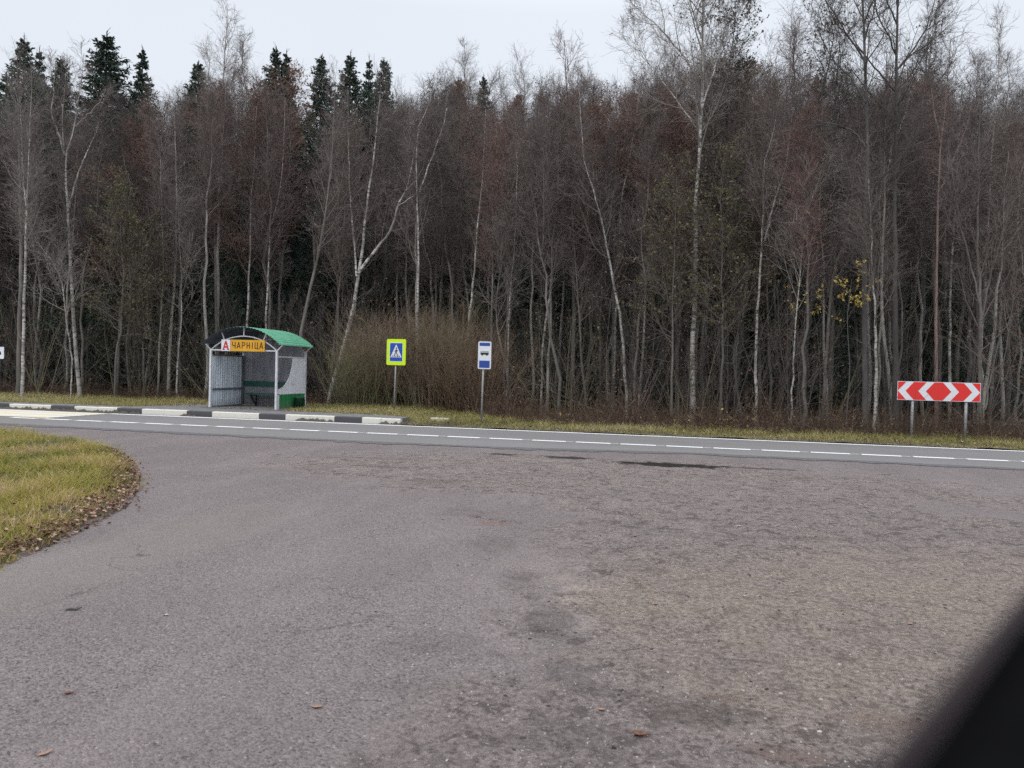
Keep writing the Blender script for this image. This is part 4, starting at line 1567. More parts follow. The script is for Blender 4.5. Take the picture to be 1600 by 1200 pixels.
def car_door():
    drop = 0.045
    # two points of the sill's outer edge, as seen from the lens
    def at(px, py, dz):
        r = _ray(px, py)
        t = -dz / r[2]
        u, v = to_world(r[0] * t, r[1] * t)
        return Vector((u, v, CAM_H - dz))
    p, q = at(1318, 1200, drop), at(1560, 944, drop)
    d = (q - p).normalized()
    nrm = Vector((d.y, -d.x, 0))                 # towards the cabin (right of the sill line)
    root = empty('car_door', (p.x, p.y, 0.0))
    tag(root, 'black car window sill, out of focus, cutting off the lower right corner', 'car door')
    base = Vector((p.x, p.y, 0))
    z = CAM_H - drop

    def ext(name, prof, a, b, mat, steps=14):
        mb = MB()
        n = len(prof)
        vs = []
        for i in range(steps + 1):
            s_ = a + (b - a) * i / steps
            for (o_, zz) in prof:
                w = d * s_ + nrm * (o_ - 0.0004 * math.sin(min(math.pi, max(0.0, s_ * 18))))
                vs.append((w.x, w.y, zz))
        fs = [(i * n + k, i * n + (k + 1) % n, (i + 1) * n + (k + 1) % n, (i + 1) * n + k) for i in range(steps) for k in range(n)]
        fs += [tuple(range(n - 1, -1, -1)), tuple(range(steps * n, steps * n + n))]
        mb.add(vs, fs)
        return mb.build(name, mat, root, smooth=False, bevel=0.0)
    trim = [(-0.0, z - 0.03), (0.002, z - 0.008), (0.010, z), (0.035, z + 0.004), (0.075, z - 0.002), (0.10, z - 0.02), (0.11, z - 0.07), (0.10, z - 0.30), (0.02, z - 0.30), (0.0, z - 0.06)]
    ext('window_trim', trim, -0.45, 0.85, M['car_trim'], 90)
    seal = [(-0.004, z - 0.030), (-0.005, z - 0.014), (-0.001, z - 0.006), (0.0015, z - 0.009), (-0.0005, z - 0.030)]
    ext('window_seal', seal, -0.45, 0.85, M['car_seal'], 90)
    panel = [(0.02, z - 0.302), (0.10, z - 0.302), (0.12, z - 0.6), (0.10, z - 1.05), (0.04, z - 1.10), (0.0, z - 1.05), (0.0, z - 0.6)]
    ext('door_lining', panel, -0.40, 0.80, M['car_trim'])
    skin = [(-0.006, z - 0.05), (-0.004, z - 0.3), (-0.004, z - 1.05), (-0.03, z - 1.10), (-0.055, z - 0.95), (-0.065, z - 0.6), (-0.05, z - 0.3), (-0.012, z - 0.055)]
    ext('door_skin', skin, -0.45, 0.85, M['car_paint'])


car_door()

# ------------------------------------------------------------------ vegetation builders


def resample(pts, K):
    pts = np.asarray(pts, float)
    d = np.r_[0, np.cumsum(np.linalg.norm(np.diff(pts, axis=0), axis=1))]
    t = np.linspace(0, d[-1], K)
    return np.stack([np.interp(t, d, pts[:, i]) for i in range(3)], 1)


def spawn(par, prad, cnt, t0, t1, ang, length, K, up, wig, r, lfun=None, rfrac=0.5, rmin=0.002, angj=0.2, tip=0.12, pref=None):
    """children of parent polylines par (N,Kp,3) with radii prad (N,Kp)"""
    N, Kp, _ = par.shape
    cnt = int(cnt)
    t = t0 + (t1 - t0) * ((np.arange(cnt)[None, :] + r.rand(N, cnt)) / cnt)
    f = t * (Kp - 1)
    i0 = np.minimum(f.astype(int), Kp - 2)
    w = (f - i0)[..., None]
    rows = np.arange(N)[:, None]
    a, b = par[rows, i0], par[rows, i0 + 1]
    pos = a * (1 - w) + b * w
    tan = b - a
    tan /= np.linalg.norm(tan, axis=2, keepdims=True) + 1e-9
    rp = prad[rows, i0] * (1 - w[..., 0]) + prad[rows, i0 + 1] * w[..., 0]
    pos, tan, rp, tt = pos.reshape(-1, 3), tan.reshape(-1, 3), rp.ravel(), t.ravel()
    M_ = len(pos)
    rv = r.randn(M_, 3)
    perp = rv - (rv * tan).sum(1, keepdims=True) * tan
    perp /= np.linalg.norm(perp, axis=1, keepdims=True) + 1e-9
    an = ang + angj * r.randn(M_)
    d = np.cos(an)[:, None] * tan + np.sin(an)[:, None] * perp
    Ls = length * (0.55 + 0.75 * r.rand(M_))
    if lfun is not None:
        Ls = Ls * lfun(tt)
    if pref is not None:           # short parents carry short children
        plen = np.linalg.norm(np.diff(par, axis=1), axis=2).sum(1)
        Ls = Ls * np.repeat(np.clip(plen / pref, 0.12, 1.15), cnt)
    step = (Ls / (K - 1))[:, None]
    out = np.empty((M_, K, 3))
    out[:, 0] = pos
    upv = np.array([0, 0, 1.0])
    for k in range(1, K):
        d = d + upv * up + wig * r.randn(M_, 3)
        d /= np.linalg.norm(d, axis=1, keepdims=True)
        out[:, k] = out[:, k - 1] + d * step
    r0 = np.maximum(np.minimum(rp * 0.8, rfrac * Ls), rmin)
    rad = r0[:, None] * np.linspace(1, tip, K)[None, :]
    rad = np.maximum(rad, rmin * 0.45)
    return out, rad


def tubes(pl, rad, sides):
    """(N,K,3),(N,K) -> vertices, quads"""
    N, K, _ = pl.shape
    T = pl[:, -1] - pl[:, 0]
    T /= np.linalg.norm(T, axis=1, keepdims=True) + 1e-9
    ref = np.where(np.abs(T[:, 2:3]) < 0.8, np.array([[0, 0, 1.0]]), np.array([[1.0, 0.3, 0]]))
    A = np.cross(T, ref)
    A /= np.linalg.norm(A, axis=1, keepdims=True) + 1e-9
    B = np.cross(T, A)
    if sides == 2:
        ph = (np.arange(N) * 2.399) % (2 * np.pi)
        W = A * np.cos(ph)[:, None] + B * np.sin(ph)[:, None]
        V = np.stack([pl - W[:, None] * rad[..., None], pl + W[:, None] * rad[..., None]], 2)
        base = (np.arange(N)[:, None] * K + np.arange(K - 1)[None, :]) * 2
        q = np.stack([base, base + 1, base + 3, base + 2], -1).reshape(-1, 4)
        return V.reshape(-1, 3), q
    th = np.arange(sides) * 2 * np.pi / sides
    C = A[:, None] * np.cos(th)[None, :, None] + B[:, None] * np.sin(th)[None, :, None]    # N,S,3
    V = pl[:, :, None] + C[:, None] * rad[..., None, None]
    base = (np.arange(N)[:, None] * K + np.arange(K - 1)[None, :]) * sides
    q = []
    for s in range(sides):
        s2 = (s + 1) % sides
        q.append(np.stack([base + s, base + s2, base + sides + s2, base + sides + s], -1))
    return V.reshape(-1, 3), np.concatenate([x.reshape(-1, 4) for x in q])


def leaves_on(pl, n, size, r, t0=0.3, droop=0.5):
    N, K, _ = pl.shape
    idx = r.randint(0, N, n)
    t = t0 + (1 - t0) * r.rand(n)
    f = t * (K - 1)
    i0 = np.minimum(f.astype(int), K - 2)
    w = (f - i0)[:, None]
    p = pl[idx, i0] * (1 - w) + pl[idx, i0 + 1] * w
    a = r.randn(n, 3)
    a[:, 2] -= droop
    a /= np.linalg.norm(a, axis=1, keepdims=True)
    b = np.cross(a, r.randn(n, 3))
    b /= np.linalg.norm(b, axis=1, keepdims=True) + 1e-9
    s = size * (0.5 + r.rand(n))[:, None]
    V = np.stack([p, p + a * s * .55 - b * s * .32, p + a * s, p + a * s * .5 + b * s * .34], 1).reshape(-1, 3)
    q = np.arange(n * 4).reshape(-1, 4)
    return V, q


def merge(parts):
    Vs, Qs, Ms, Ss = [], [], [], []
    o = 0
    for (V, q, mi, sh) in parts:
        Vs.append(V)
        Qs.append(q + o)
        Ms.append(np.full(len(q), mi))
        Ss.append(sh if sh is not None else np.full(len(V), 0.5))
        o += len(V)
    return np.concatenate(Vs), np.concatenate(Qs), np.concatenate(Ms), np.concatenate(Ss)


def crown_mesh(name, limbs, lrad, r, mats, H, crown0=0.35, n1=40, L1=2.2, ang1=0.95, up1=0.10, n2=13, n3=9, n4=3, leaf=0, leaf_size=0.05, dead=0.25,
               L2=0.95, L3=0.5, limb_w=None, droop=0.0):
    """fine branches grown from limbs; level 4 are flat twigs"""
    lf = lambda t: np.clip(1.1 - 0.62 * ((t - crown0) / max(1e-3, 1 - crown0)), 0.15, 1.2)
    parts = []
    lens = np.linalg.norm(np.diff(limbs, axis=1), axis=2).sum(1)
    bs, rs_ = [], []
    for li in range(len(limbs)):
        fr = lens[li] / lens[0]
        c0 = crown0 if li == 0 else 0.12
        cnt_ = max(4, int(round(n1 * (1 if li == 0 else fr / (1 - crown0) * 0.8))))
        bb, rr = spawn(limbs[li:li + 1], lrad[li:li + 1], cnt_, c0, 0.985, ang1, L1 * min(1, (1 if li == 0 else 0.45 + fr)), 8, up1, 0.10, r,
                       lf if li == 0 else (lambda t: 1.15 - 0.6 * t), 0.012, 0.006)
        bs.append(bb)
        rs_.append(rr)
    b1, r1 = np.concatenate(bs), np.concatenate(rs_)
    if dead > 0:
        bd, rd = spawn(limbs[:1], lrad[:1], max(2, n1 * dead), crown0 * 0.35, crown0, ang1 + 0.35, L1 * 0.55, 6, 0.01, 0.16, r, None, 0.008, 0.005)
        parts.append((*tubes(bd, rd, 3), 0, None))
        bd2, rd2 = spawn(bd, rd, 5, 0.3, 0.95, 0.8, L1 * 0.22, 4, 0.02, 0.2, r, None, 0.006, 0.004)
        parts.append((*tubes(bd2, rd2, 2), 0, None))
    b2, r2 = spawn(b1, r1, n2, 0.15, 0.97, 0.75, L2, 5, 0.07 - droop * .5, 0.13, r, lambda t: 1.1 - 0.45 * t, 0.008, 0.0050, pref=L1 * 0.7, tip=0.4)
    b3, r3 = spawn(b2, r2, n3, 0.1, 0.98, 0.65, L3, 4, 0.05 - droop, 0.15, r, lambda t: 1.1 - 0.4 * t, 0.007, 0.0042, pref=L2 * 0.8, tip=0.4)
    parts.append((*tubes(b1, r1, 4), 0, None))
    parts.append((*tubes(b2, r2, 3), 0, None))
    parts.append((*tubes(b3, r3, 2), 0, None))
    # leading twigs at the top of each limb
    if n4:
        b4, r4 = spawn(b3, r3, n4, 0.2, 0.98, 0.55, L3 * 0.6, 3, 0.04 - droop, 0.12, r, None, 0.007, 0.0038, pref=L3, tip=0.5)
        parts.append((*tubes(b4, r4, 2), 0, None))
        lt = b4
    else:
        lt = b3
    if leaf:
        V, q = leaves_on(lt, leaf, leaf_size, r)
        parts.append((V, q, 1, np.repeat(r.rand(leaf), 4)))
    V, Q, Mi, S = merge(parts)
    return quad_mesh(name, V, Q, mats, Mi, shade=S)


def trunk_mesh(name, limbs, lrad, mat, sides=9):
    parts = []
    for a, b in zip(limbs, lrad):
        parts.append((*tubes(a[None], b[None], sides), 0, None))
    V, Q, Mi, S = merge(parts)
    return quad_mesh(name, V, Q, mat, smooth=True)


def wander(H, r, amp=0.25, K=16, lean=0.0):
    t = np.linspace(0, 1, K)
    x = np.cumsum(r.randn(K)) * amp * H / K * 0.35
    y = np.cumsum(r.randn(K)) * amp * H / K * 0.35
    x -= x[0]
    y -= y[0]
    return np.stack([x + lean * t * H, y, t * H], 1)


def flare(K, r0, tip=0.008, p=0.85, fl=0.25):
    t = np.linspace(0, 1, K)
    return np.maximum(r0 * (1 - t) ** p, tip) + r0 * fl * np.exp(-t * 26)


def tree_set(seed, H, bark_m, tw_m, r0=0.10, leafmat=None, second=0.0, lean=0.0, **kw):
    """returns (trunk mesh, crown mesh) of a free tree standing at the origin"""
    r = np.random.RandomState(seed)
    tr = wander(H, r, 0.22 + 0.2 * r.rand(), lean=lean)
    K = len(tr)
    limbs, lr = [tr], [flare(K, r0)]
    if second:
        i = int(K * second)
        dirx = 1 if r.rand() < 0.5 else -1
        hh = H * (1 - second) * 0.85
        t = np.linspace(0, 1, K)
        a = r.rand() * 6.28
        off = hh * 0.22 * np.sqrt(t)
        limbs.append(np.stack([tr[i, 0] + math.cos(a) * off, tr[i, 1] + math.sin(a) * off, tr[i, 2] + t * hh], 1))
        lr.append(np.maximum(lr[0][i] * 0.8 * (1 - t) ** 0.9, 0.008))
    limbs, lr = np.array(limbs), np.array(lr)
    tm = trunk_mesh('trunk', limbs, lr, bark_m)
    cm = crown_mesh('crown', limbs, lr, r, [tw_m, leafmat or M['leaf_brown']], H, **kw)
    return tm, cm


def plant(name, tm, cm, x, y, rz, sc, label, cat, group=None, z=-0.08, tilt=None, zs=1.0):
    root = empty(name, (x, y, z), rz)
    root.scale = (sc, sc, sc * zs)
    if tilt:
        root.rotation_euler.x, root.rotation_euler.y = tilt
    tag(root, label, cat, group)
    for nm, me in (('trunk', tm), ('crown', cm)):
        if me is None:
            continue
        o = bpy.data.objects.new(nm, me)
        COL.objects.link(o)
        o.parent = root
    return root


# ---- traced trees: polylines follow the photographed stems, each at its own distance
def hero(name, label, cat, depth, stems, bark_m, tw_m, seed, r0_px, crown_kw, ext=0.0, group=None, leafmat=None):
    """stems: list of pixel polylines, the first from the ground up; depth in metres"""
    r = np.random.RandomState(seed)
    K = 22
    base = None
    limbs, lr = [], []
    m_px = depth / FPX
    for si, st in enumerate(stems):
        dj = 0.0
        pts = []
        slant = (0 if si == 0 else r.uniform(-0.12, 0.12))
        w0 = r0_px if si == 0 else r0_px * 0.62
        if len(st[0]) == 3:
            w0 = st[0][2]
        w0 *= 0.84
        for k, q in enumerate(st):
            t = k / max(1, len(st) - 1)
            pts.append(P(q[0], q[1], depth + slant * (st[0][1] - q[1]) * m_px + 0.12 * math.sin(k * 1.7 + seed)))
        pts = np.array(pts)
        if si == 0:
            base = np.array([pts[0][0], pts[0][1], -0.15])
            if pts[0][2] > 0.05:
                pts = np.concatenate([[np.array([pts[0][0] - (pts[1][0] - pts[0][0]) * 0.2, pts[0][1], -0.15])], pts])
        if ext:
            d_ = pts[-1] - pts[-2]
            d_ = d_ / np.linalg.norm(d_)
            pts = np.concatenate([pts, [pts[-1] + d_ * ext * 0.5 + np.array([0, 0, 0.1])], [pts[-1] + d_ * ext * 0.8 + np.array([0, 0, ext * 0.3])]])
        rsm = resample(pts, K)
        rsm[1:-1] += r.randn(K - 2, 3) * 0.012
        limbs.append(rsm)
        t = np.linspace(0, 1, K)
        ra = np.maximum(w0 * m_px / 2 * (1 - 0.93 * t ** 1.2), 0.010)
        if si == 0:
            ra = ra + w0 * m_px * 0.10 * np.exp(-t * 30)
        lr.append(ra)
    limbs = np.array(limbs) - base
    lr = np.array(lr)
    root = empty(name, tuple(base))
    tag(root, label, cat, group)
    link('trunk', trunk_mesh('trunk', limbs, lr, bark_m), root)
    kw = dict(crown0=0.45, n1=22, L1=1.6, ang1=0.8, n2=10, n3=7, n4=2)
    kw.update(crown_kw)
    link('crown', crown_mesh('crown', limbs, lr, r, [tw_m, leafmat or M['leaf_brown']], 1, **kw), root)
    return root


BI, GR, PA, DK = M['birch'], M['bark_grey'], M['bark_pale'], M['bark_dark']
TW, TP, TD = M['twig'], M['twig_pale'], M['twig_dark']
b_kw = dict(crown0=0.42, n1=22, L1=1.9, ang1=0.62, up1=0.12, n2=9, n3=6, n4=1, dead=0.2)
HE = [
    ('birch_tree', 'slender white birch at the forest edge near the small sign cut by the left edge', 29, [[(35, 620), (37, 520), (38.5, 450), (40, 380), (41, 322), (44, 292), (47, 210), (48, 170)], [(41, 322, 3), (37, 289), (35, 240), (33, 200)]], BI, TP, 6.3),
    ('aspen_tree', 'thick grey trunk standing close behind the slender white birch', 31, [[(28, 622), (30, 540), (31, 480), (33, 400), (32, 320), (30, 220), (28, 150)]], GR, TW, 9),
    ('birch_tree', 'white birch with several forking upper limbs high on the left', 30, [[(124, 622), (118.6, 540), (113.4, 465), (109.3, 403), (106.6, 351), (104, 311), (102, 244), (109, 222), (116, 199), (122, 165), (126, 135)], [(102, 244, 4), (92, 210), (80, 180), (83, 146)], [(106, 330, 3.4), (118, 281), (130, 250), (139, 232)], [(116, 199, 2.6), (128, 188), (140, 177)], [(100, 232, 2.4), (97, 190), (100, 150)]], BI, TW, 7.5),
    ('birch_tree', 'bent thin birch leaning left beside the birch with forking upper limbs', 29.5, [[(112, 560), (104, 500), (98, 444), (82.5, 410), (65, 386)]], BI, TP, 3.2),
    ('birch_tree', 'narrow wavy pale birch left of the shelter, its stem curving to the right', 31, [[(247, 600), (248, 561), (251, 506), (255, 430), (254, 351), (252, 300)]], PA, TW, 4),
    ('aspen_tree', 'grey aspen trunk leaning right behind the gap left of the shelter', 31.5, [[(263, 600), (264.7, 554), (266, 520), (271.6, 451), (275, 369), (277, 300), (274, 230)]], PA, TW, 6.5),
    ('birch_tree', 'thin crooked birch just left of the shelter roof', 31, [[(276, 600), (278, 561), (283.6, 506), (282.6, 413), (280, 360)]], BI, TP, 3.4),
    ('aspen_tree', 'twin grey aspen trunks rising behind the shelter roof', 33, [[(338, 600), (340, 500), (341, 400), (341, 320), (342, 260), (346, 200), (350, 120), (353, 60)], [(341, 320, 4.5), (346, 280), (348, 220), (352, 150)]], PA, TW, 8),
    ('birch_tree', 'birch with broken white patches above the shelter name board', 33, [[(384, 600), (385.7, 510), (388, 440), (391, 382), (392, 311), (396, 270), (399, 215)]], BI, TW, 4.8),
    ('birch_tree', 'birch curving up to the right above the green shelter roof', 33, [[(415, 600), (416, 492), (418.7, 430), (422, 358), (435, 311), (442, 262), (444, 200)]], BI, TW, 4.6),
    ('alder_tree', 'grey trunk leaning right between the shelter and the tall bush', 30, [[(466, 625), (471, 520), (482, 460), (498, 396), (508, 340), (517, 262), (522, 180)]], GR, TW, 8),
    ('birch_tree', 'large birch behind the bush forking wide at half height', 31, [[(512, 640), (523, 590), (534, 554), (545, 513), (555, 465), (560, 427), (565, 400), (570, 351), (575, 311), (580.6, 270), (586, 221), (590, 185)], [(560, 427, 6.5), (574, 407), (590, 386), (600, 375), (612, 358), (622, 322), (634, 298), (640, 278), (645, 250)], [(557, 432, 4), (556, 412), (551, 349), (546, 290), (544, 220)], [(634, 298, 2.5), (650, 282), (662, 262)], [(622, 322, 2.2), (640, 310), (655, 300)]], BI, TW, 9.5),
    ('birch_tree', 'straight birch rising through the bush between the two blue signs', 29, [[(647, 640), (651, 568), (651.5, 506), (653, 437), (653.5, 355), (651, 292), (650, 232), (654, 199), (664, 178)], [(656, 300, 3), (669, 262), (684, 222)]], BI, TW, 5.6),
    ('birch_tree', 'birch leaning right above the narrow bus stop sign', 30, [[(722, 640), (729, 560), (734, 492), (741, 437), (745, 375), (749, 319), (755, 275), (757, 225)]], BI, TW, 6),
    ('alder_tree', 'bent grey sapling trunk right of the narrow bus stop sign', 28, [[(801, 655), (799, 630), (791, 575), (782, 540), (776, 505), (775, 472), (779, 440), (782, 400)]], GR, TW, 5),
    ('birch_tree', 'thin birch just right of the bent grey sapling', 28.5, [[(791, 655), (792, 630), (794, 541), (796, 479), (802.5, 403), (807.6, 334), (808, 280)]], BI, TP, 3.8),
    ('birch_tree', 'narrow birch leaning right between the thin birch and the tall grey alder', 29, [[(846, 645), (847, 547), (854, 492), (862.6, 444), (869.5, 386), (872, 330), (873, 250)]], BI, TW, 5),
    ('alder_tree', 'tall grey alder trunk in the middle of the wood', 29, [[(893, 645), (895, 570), (897, 506), (896, 430), (895, 369), (892, 300), (893, 220), (886, 150), (884, 120)]], GR, M['twig_red'], 9),
    ('alder_tree', 'grey trunk leaning left next to the tall grey alder in the middle', 28, [[(917, 665), (914, 620), (908, 560), (905.6, 492), (900, 420), (896, 360)]], GR, TW, 5.5),
    ('alder_tree', 'stout grey trunk behind the birch that leans left', 29, [[(958, 640), (959, 575), (959, 492), (960, 430), (958, 350), (962, 260)]], GR, TW, 9.5),
    ('birch_tree', 'white birch leaning left, crossing in front of another birch', 27, [[(979, 648), (978.5, 620), (974, 541), (969, 499), (962, 461), (953.7, 413), (941.7, 351), (930, 307), (918, 270), (910.6, 240), (908, 200)]], BI, TW, 6.5),
    ('birch_tree', 'upright birch crossed by the birch that leans left', 29, [[(956, 640), (960, 560), (963, 480), (966, 413), (969, 345), (974, 300), (981, 262), (988, 225), (995, 175)]], BI, TW, 5.6),
    ('birch_tree', 'mottled birch leaning slightly right, left of the big pale birch', 28.5, [[(998, 640), (1005, 554), (1007, 506), (1008.7, 451), (1015.6, 389), (1017, 327), (1014, 250)]], BI, TW, 5),
    ('birch_tree', 'big pale birch with a wide fine crown reaching the top of the picture', 26, [[(1083, 655), (1083, 620), (1083, 527), (1085, 475), (1086.8, 405), (1086, 337), (1092, 262), (1095.6, 187), (1098, 124), (1098, 56), (1098, -20), (1099, -90)], [(1090, 122, 3.6), (1070, 90), (1045, 60), (1025, 38), (1007, 24)], [(1097, 170, 3.2), (1116, 110), (1132, 50), (1140, -20)], [(1088, 200, 2.8), (1060, 160), (1030, 120), (1012, 95)], [(1096, 60, 3), (1080, 10), (1070, -40)]], BI, TP, 10.5),
    ('birch_tree', 'birch with a narrow V fork right of the big pale birch', 25, [[(1181, 668), (1181, 600), (1181, 545), (1183, 503), (1186, 440), (1190, 391), (1192.5, 345), (1193, 290), (1195, 250), (1204, 225), (1212, 188)], [(1195, 376, 4), (1205, 335), (1214, 300), (1227, 262), (1231, 235)]], BI, TW, 6),
    ('birch_tree', 'thin birch stem left of the spray of yellow leaves', 24, [[(1236, 675), (1239, 573), (1244, 496), (1253, 405), (1260, 335), (1273, 300)]], BI, TP, 3.6),
    ('birch_tree', 'patchy pale birch on the verge edge left of the red board', 22.4, [[(1365, 683), (1368, 632), (1368.5, 545), (1367, 482), (1364, 420), (1360, 350)]], BI, TW, 6.5),
    ('aspen_tree', 'tall pale brown trunk rising just behind the patchy birch left of the red board', 24, [[(1394, 680), (1391, 615), (1382.5, 545), (1378, 475), (1377, 440), (1381, 370), (1382, 300), (1382.5, 250), (1383, 200), (1384, 150)], [(1382, 290, 3.6), (1390, 250), (1394, 225), (1404, 205)]], PA, TW, 7),
    ('pine_tree', 'reddish bare trunk standing straight above the red board', 25, [[(1464, 680), (1463, 594), (1462, 510), (1463, 440), (1464, 370), (1466, 320), (1468, 262), (1470.6, 206), (1476, 178), (1480, 130)], [(1470, 230, 3.5), (1462, 190), (1456, 150)], [(1467, 300, 3), (1485, 260), (1500, 225)]], M['bark_pink'], TW, 7),
    ('birch_tree', 'mottled birch trunk right of the reddish trunk', 26, [[(1484, 680), (1484, 545), (1485, 440), (1489, 387), (1493, 320), (1497, 240)]], BI, TW, 6),
    ('birch_tree', 'pale birch with black patches behind the right end of the red board', 26, [[(1528, 680), (1531, 580), (1535, 496), (1540, 422), (1544, 352), (1547, 300), (1549, 240), (1556, 170), (1560, 100)]], BI, TP, 5.6),
    ('alder_tree', 'grey alder with fanning branches right beside the red board', 22.6, [[(1534, 690), (1532, 615), (1531, 545), (1533, 496), (1530, 430), (1526, 370), (1528, 300), (1530, 230)], [(1533, 500, 4), (1545, 440), (1562, 380), (1585, 310)], [(1532, 480, 3.5), (1518, 420), (1500, 350), (1490, 290)], [(1539, 640, 3.5), (1548, 590), (1562, 530), (1575, 470)]], GR, TW, 8),
    ('alder_tree', 'left one of the two tall dark alders reaching out of the top', 23.2, [[(1352, 670), (1351, 560), (1350, 450), (1352, 337), (1356, 232), (1354, 170), (1352, 112), (1349, 40), (1347, -60), (1346, -140)], [(1352, 230, 4.5), (1335, 205), (1310, 196), (1282, 190)], [(1353, 225, 3.6), (1362, 208), (1385, 200)], [(1352, 100, 3.6), (1335, 70), (1315, 40), (1290, 0)], [(1350, 60, 3.2), (1365, 20), (1372, -40)], [(1353, 160, 3.4), (1330, 120), (1305, 100), (1290, 70)]], DK, TD, 11),
    ('alder_tree', 'right one of the two tall dark alders reaching out of the top', 23.5, [[(1400, 672), (1399, 560), (1398, 430), (1397, 300), (1400, 220), (1401, 150), (1403, 60), (1403, -20), (1404, -130)], [(1400, 145, 3.6), (1375, 115), (1350, 85), (1325, 60)], [(1401, 110, 3.4), (1425, 80), (1445, 50), (1458, 10)], [(1402, 40, 3.2), (1385, 0), (1375, -40)], [(1402, 90, 3.2), (1388, 55), (1372, 25), (1360, -20)], [(1399, 200, 3.0), (1420, 165), (1440, 150)]], DK, TD, 11),
]
for i, (nm, lab, dep, stems, bm, tm_, w) in enumerate(HE):
    kw = dict(b_kw)
    top = min(q[1] for st in stems for q in st)
    if len(stems) >= 3:
        kw.update(n1=15)
    if 'two tall dark alders' in lab:
        kw.update(n1=26, L1=2.3, ang1=0.75, n2=8, n3=5, n4=1, crown0=0.42)
    elif 'big pale birch' in lab:
        kw.update(n1=24, L1=2.4, ang1=0.6, n2=10, n3=7, n4=2, crown0=0.5, droop=0.03)
    elif 'fanning' in lab:
        kw.update(n1=16, L1=1.7, ang1=0.6, crown0=0.25)
    hero(nm, lab, nm.split('_')[0] + ' tree', dep, stems, bm, tm_, 100 + i, w, kw, ext=1.2)

# ---- skyline trees that stand clear of the wood: (top px, top py, depth, kind, label)
rt = np.random.RandomState(77)


def place_top(px, py, depth):
    """foot and height of an upright tree whose tip shows at a pixel"""
    x, y, z = P(px, py, depth)
    return x, y, z


proto_seed = 200
SKY = [
    (352, 55, 37, 'tall bare tree with a loose upright crown above the shelter', TW, None, 0),
    (728, 66, 40, 'tall bare tree standing clear of the skyline above the bus stop sign', TP, None, 0),
    (822, 106, 42, 'bare tree with a small rounded crown on the skyline right of the tallest middle one', TW, None, 0),
    (884, 112, 41, 'reddish round-crowned tree on the skyline above the middle of the wood', M['twig_red'], None, 0),
    (955, 118, 40, 'dark bushy bare tree on the skyline left of the big pale birch', TD, None, 0),
    (1172, -10, 28, 'alder still carrying dark leaves right of the big pale birch at the top', TD, M['leaf_dark'], 5200),
    (1270, 10, 30, 'slimmer alder with dark leaves between the leafy alder and the tall dark pair', TD, M['leaf_dark'], 3600),
    (1445, 10, 33, 'thin dark tree with a few leaves right of the tall dark pair', TD, M['leaf_dark'], 1200),
    (1487, 25, 34, 'tall thin bare tree ending below the top edge right of the dark pair', TW, None, 0),
    (1560, 88, 36, 'narrow pointed bare tree at the far right skyline', TW, None, 0),
    (1308, 28, 31, 'thin dark bare tree just left of the tall dark pair', TD, None, 0),
    (1236, 45, 31, 'thin bare tree showing between the two alders with dark leaves', TW, None, 0),
    (1518, 95, 34, 'slender bare tree left of the narrow pointed one at the far right', TW, None, 0),
    (1592, 140, 33, 'bare tree at the right edge of the picture', TD, None, 0),
    (318, 86, 41, 'pale bare tree on the skyline left of the tall one above the shelter', TP, None, 0),
]
for i, (px, py, dep, lab, tw, lm, nl) in enumerate(SKY):
    x, y, h = place_top(px, py, dep)
    wide = 1.7 if 'round' in lab else 2.2 if 'alder' in lab else 1.5
    tm, cm = tree_set(proto_seed + i, h, DK if nl else GR, tw, 0.11 if h < 16 else 0.13, leafmat=lm, second=0.45 if 'round' in lab else 0,
                      crown0=0.35 if nl else 0.45, n1=34, L1=wide * 1.15, ang1=0.75 if nl else 0.5, up1=0.12, n2=10, n3=6, n4=2, leaf=nl, leaf_size=0.085)
    plant('alder_tree' if 'alder' in lab else 'bare_tree', tm, cm, x, y, rt.rand() * 6.28, 1.0, lab, 'alder tree' if 'alder' in lab else 'bare tree')

